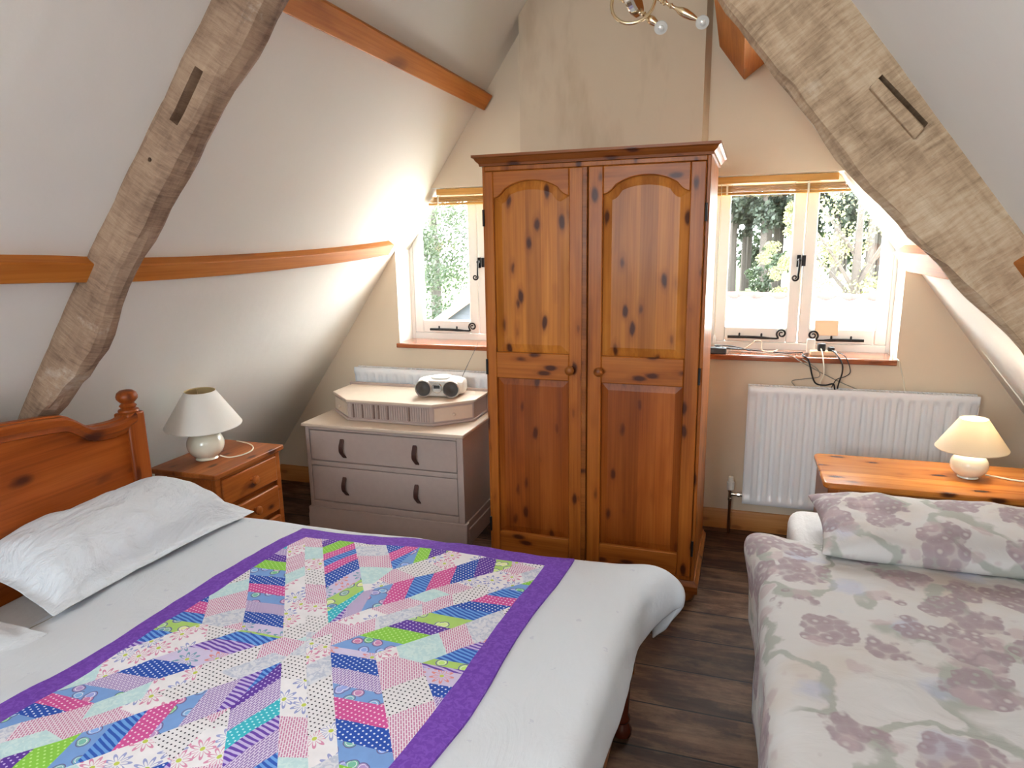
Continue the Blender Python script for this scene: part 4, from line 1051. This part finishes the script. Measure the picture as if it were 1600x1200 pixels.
# ------------------------------------------------------------------ ceiling light near the ridge
def ceiling_light():
    c = Vector((-.30, 2.0, 2.17))
    t = thing('ceiling_light', 'brass and chrome ceiling light with turned arms, at the top edge', 'ceiling light', c)
    ctop = Vector((0, 0, slope_r_z(c.x+.0)-c.z))
    b = B(); tube(b, [(0, 0, .01), (0, 0, ctop.z-.02)], .006, 12, 2); lathe(b, [(.05, ctop.z-.03), (.05, ctop.z-.015), (.02, ctop.z-.06)][::-1], segs=24); obj('drop_rod', b, 'brass', t, smooth=True)
    b = B(); lathe(b, [(.038, -.012), (.044, -.006), (.044, .006), (.038, .012)], segs=36)
    R = Matrix.Rotation(1.25, 3, 'Y') @ Matrix.Rotation(.25, 3, 'X')
    for v in b.verts: v.co = R @ v.co
    obj('centre_disc', b, 'chrome', t, smooth=True)
    b = B(); pts = [Vector((.058*math.cos(a), .02*math.sin(a), .058*math.sin(a)-.004)) for a in [PI*.75+k*2*PI*.68/16 for k in range(17)]]
    pts = pts + [Vector((.075, -.01, .012))]
    tube(b, pts, .0045, 10, 3); obj('curved_arm', b, 'brass', t, smooth=True)
    def arm(p0, p1, cap):
        p0, p1 = Vector(p0), Vector(p1); d = (p1-p0); L = d.length; q = Vector((0, 0, 1)).rotation_difference(d.normalized())
        b = B(); prof = [(.004, 0), (.007, .004), (.004, .01), (.004, L*.2), (.007, L*.22), (.005, L*.25), (.008, L*.28), (.004, L*.32), (.0045, L*.36), (.007, L*.40), (.004, L*.44), (.005, L*.5), (.0105, L*.6), (.0115, L*.68), (.009, L*.8), (.0045, L*.9), (.004, L)]
        lathe(b, prof, segs=16)
        for v in b.verts: v.co = q @ v.co + p0
        a = obj('turned_arm', b, 'brass', t, smooth=True)
        if cap:
            b = B(); lathe(b, [(.004, -.006), (.014, -.004), (.018, .0), (.017, .003), (.0075, .0035), (.007, .010), (.003, .012)], segs=24)
            q2 = Vector((0, 0, 1)).rotation_difference(Vector((.2, -.8, -.5)).normalized())
            for v in b.verts: v.co = q2 @ v.co + p1
            obj('end_cap', b, 'silver_plastic', a, smooth=True)
    arm((.0, 0, -.012), (.075, 0, -.075), True)
    arm((.045, 0, .008), (.182, .0, -.073), True)
    arm((-.02, 0, .0), (-.16, 0, .075), False)
ceiling_light()

# ------------------------------------------------------------------ outside
GZ = -2.7
def grass_mat():
    m, nt, b = new_mat('lawn_grass', .9)
    n = N(nt, 'TexNoise', None, Vector=objco(nt), Scale=.6, Detail=6.0)
    nt.links.new(ramp(nt, n.outputs[0], [(.3, srgb(46, 66, 24)), (.7, srgb(78, 94, 40))]), b.inputs['Base Color']); return m
def leaf_mat(name, a, c):
    m, nt, b = new_mat(name, .6)
    n = N(nt, 'TexNoise', None, Vector=objco(nt), Scale=1.4, Detail=4.0)
    nt.links.new(ramp(nt, n.outputs[0], [(.3, srgb(*a)), (.7, srgb(*c))]), b.inputs['Base Color'])
    tr = N(nt, 'BsdfTranslucent', None, Color=srgb(*c)); mx = N(nt, 'MixShader', None, i0=.3, i1=b.outputs[0], i2=tr.outputs[0])
    nt.links.new(mx.outputs[0], nt.nodes['Material Output'].inputs[0]); return m
MT['grass'] = grass_mat(); MT['leaf_dark'] = leaf_mat('dark_leaves', (20, 32, 20), (48, 62, 38)); MT['leaf_lite'] = leaf_mat('pale_leaves', (70, 74, 44), (118, 120, 78)); MT['leaf_mid'] = leaf_mat('mid_leaves', (34, 46, 32), (74, 86, 60)); MT['needles'] = leaf_mat('pine_needles', (26, 34, 28), (52, 62, 50))
MT['bark'] = plain('bark', srgb(56, 50, 46), .9, noise_amt=.3, nscale=4)
MT['white_roof'] = plain('glare_white_roof', srgb(236, 232, 226), .7); MT['ridge'] = plain('red_ridge_tile', srgb(104, 30, 24), .7); MT['slate'] = plain('dark_weatherboard', srgb(56, 58, 64), .8, noise_amt=.1); MT['verge'] = plain('verge_board', srgb(140, 104, 80), .7); MT['gravel'] = plain('pale_gravel', srgb(224, 216, 202), .9)  # roof white: sunlit overexposure put into its base colour
struct('ground', box(B(), -60, 60, 4.2, 110, GZ-.2, GZ), 'grass')
struct('ground', box(B(), -4, 30, 14, 44, GZ, GZ+.02), 'gravel')
def crown(clumps, n, size, rnd):
    b = B()
    for _ in range(n):
        cx, cy, cz, rx, ry, rz = clumps[rnd.randrange(len(clumps))]
        while True:
            p = Vector((rnd.uniform(-1, 1), rnd.uniform(-1, 1), rnd.uniform(-1, 1)))
            if .25 < p.length < 1: break
        c = Vector((cx+p.x*rx, cy+p.y*ry, cz+p.z*rz)); s = size*rnd.uniform(.6, 1.4)
        q = Vector((rnd.gauss(0, 1), rnd.gauss(0, 1), rnd.gauss(0, 1))).normalized(); u = q.orthogonal().normalized(); w = q.cross(u)
        b.faces.new([b.verts.new(c+u*s*.5), b.verts.new(c+w*s*.28), b.verts.new(c-u*s*.5), b.verts.new(c-w*s*.28)])
    return b
def trunk_bm(h, r, rnd, branches=()):
    b = B(); tube(b, [(0, 0, 0), (rnd.uniform(-.1, .1)*h*.1, 0, h*.5), (rnd.uniform(-.1, .1)*h*.15, 0, h)], lambda t: r*(1-.7*t), 8, 4)
    for p0, p1 in branches: tube(b, [p0, (Vector(p0)+Vector(p1))/2+Vector((0, 0, .1)), p1], lambda t: r*.4*(1-.7*t), 6, 3)
    return b
def tree(name, label, cat, loc, h, r, clumps, n, size, leaf, seed, branches=(), group=None):
    rnd = random.Random(seed); t = thing(name, label, cat, loc, 0, group)
    if h: obj('trunk', trunk_bm(h, r, rnd, branches), 'bark', t, smooth=True)
    obj('foliage', crown(clumps, n, size, rnd), leaf, t); return t
def copy_tree(o, loc, rz, sc, label=None):
    c = o.copy(); COL.objects.link(c); c.location = loc; c.rotation_euler = (0, 0, rz); c.scale = (sc, sc, sc)
    for ch in list(o.children):
        k = ch.copy(); COL.objects.link(k); k.parent = c
    if label: c['label'] = label
    return c
pl = 'tall dark pine in the wood seen through the right-hand window'
pc = [(rx*.28, ry*.28, z, .75, .75, .7) for rx, ry, z in [(random.uniform(-1.6, 1.6), random.uniform(-1.6, 1.6), random.uniform(5, 18)) for _ in range(26)]]
p0 = tree('pine_tree', pl, 'tree', (-3.0, 51, GZ), 19, .26, pc, 2600, .34, 'needles', 3, group='pines in the wood beyond the lawn')
rr = random.Random(5)
for i in range(1, 28):
    copy_tree(p0, (-3.0+(i % 7)*2.3+(i//7)*.55+rr.uniform(-.2, .2), 51+(i//7)*2.6+rr.uniform(-.2, .2), GZ), rr.uniform(0, 6), rr.uniform(.9, 1.15))
def bushy(z0, z1, R, n, rnd, flat=1.0):
    out = []
    for _ in range(n):
        a = rnd.uniform(0, 6.28); z = rnd.uniform(z0, z1); k = math.sin(PI*min(1, max(.12, (z-z0)/(z1-z0))))**.6; q = rnd.uniform(.2, 1)*R*k
        out.append((q*math.cos(a), q*math.sin(a)*flat, z, R*.3, R*.3, R*.26))
    return out
r1 = random.Random(21)
br_ = [((0, 0, 1.2+.3*k), (math.cos(k*1.3)*2.4, math.sin(k*1.3)*1.5, 3.2+.45*k)) for k in range(8)]
tree('leafy_tree', 'pale spring tree with fine branches outside the right-hand casement', 'tree', (4.1, 27, GZ), 6.5, .22, bushy(1.0, 8.2, 2.5, 40, r1), 9000, .13, 'leaf_lite', 31, br_)
tree('leafy_bush', 'pale bush at the lawn edge outside the left pane of the right-hand window', 'bush', (2.35, 34, GZ), 2.5, .1, bushy(.2, 5.6, 1.25, 24, r1), 5000, .12, 'leaf_lite', 33)
tree('leafy_bush', 'dark low bush at the foot of the pines', 'bush', (2.0, 48, GZ), 1.0, .1, bushy(.1, 3.4, 1.4, 14, r1), 1500, .25, 'leaf_dark', 35)
tree('leafy_tree', 'tall grey-green tree filling the left-hand window', 'tree', (-13.2, 29, GZ), 9, .3, bushy(2.2, 11, 3.2, 42, r1), 12000, .15, 'leaf_mid', 41)
tree('leafy_tree', 'green tree half hidden beyond the tall grey-green one', 'tree', (-20.8, 33, GZ), 9, .3, bushy(1.5, 11, 3.4, 36, r1), 6000, .22, 'leaf_mid', 43)
tree('leafy_tree', 'darker green tree right of the tall grey-green one, beyond the barn', 'tree', (-5.6, 34, GZ), 9, .3, bushy(1.5, 11, 3.3, 36, r1), 6000, .22, 'leaf_mid', 45)
tree('leafy_bush', 'dark green bush above the small lawn outside the left-hand window', 'bush', (-11.3, 23.2, GZ), 1.0, .1, bushy(.3, 4.6, 2.3, 26, r1), 8000, .13, 'leaf_dark', 47)
hg = bushy(.1, 7.5, 1.5, 60, r1); hg = [(c[0]*1.0+r1.uniform(-11, 11), c[1], c[2], 1.1, .8, .9) for c in hg]
tree('hedge', 'tall dark hedge closing the wood behind the pines', 'hedge', (4.5, 66, GZ), 0, 0, hg, 6000, .5, 'leaf_dark', 51)
def corrugated_barn():
    t = thing('outbuilding', 'white roofed outbuilding with red ridge tiles below the right-hand window', 'building', (0, 0, 0))
    b = B(); rows = []
    xa, xb = -2.6, 6.0; n = 150
    for y, z in ((6.2, -1.55), (11.8, .575), (17.0, -1.3)):
        rows.append([b.verts.new((xa+(xb-xa)*i/n, y, z+.03*math.cos(i*2*PI/6)-.010*(xa+(xb-xa)*i/n))) for i in range(n+1)])
    for a, c in zip(rows, rows[1:]):
        for i in range(n): b.faces.new((a[i], a[i+1], c[i+1], c[i]))
    o = obj('roof', b, 'white_roof', t); md = o.modifiers.new('thick', 'SOLIDIFY'); md.thickness = .06; md.offset = -1
    b = B(); x = xa
    while x < xb:
        tube(b, [(x, 11.8, .57-.010*x), (x+.24, 11.8, .562-.010*x)], lambda q: .062+.016*q, 10, 2); x += .24
    obj('ridge_tiles', b, 'ridge', t, smooth=True)
    b = box(B(), xa+.2, xb-.2, 6.5, 16.7, GZ, -1.85); prism(b, [(6.5, -1.85), (11.8, .28), (16.7, -1.85)], 'x', xa+.2, xb-.2); obj('walls', b, 'white_roof', t)
corrugated_barn()
def gable_barn():
    t = thing('barn', 'dark gabled barn with pale verge boards low in the left-hand window', 'building', (-5.55, 15, 0))
    # gable faces the house; ridge runs away
    hw, rz, ez = 2.4, .50, -1.13
    b = prism(B(), [(-hw, GZ), (hw, GZ), (hw, ez-.08), (0, rz-.1), (-hw, ez-.08)], 'y', 0, 5); obj('gable_wall', b, 'slate', t)
    for s in (-1, 1):
        b = prism(B(), [(0, rz), (s*(hw+.2), ez-.13), (s*(hw+.2), ez-.06), (0, rz+.07)], 'y', -.2, 5.2); obj('roof_slope', b, 'white_roof', t)
        b = prism(B(), [(0, rz-.16), (s*(hw+.2), ez-.29), (s*(hw+.2), ez-.13), (0, rz)], 'y', -.2, -.16); obj('verge_board', b, 'verge', t)
gable_barn()
t = thing('garden_shed', 'small white shed beneath the pale spring tree', 'shed', (4.9, 36, GZ))
obj('walls', box(B(), -1.2, 1.2, -.8, .8, 0, 1.6), 'white_roof', t); obj('roof', prism(B(), [(-1.4, 1.6), (1.4, 1.6), (0, 2.3)], 'y', -1, 1), 'gravel', t)
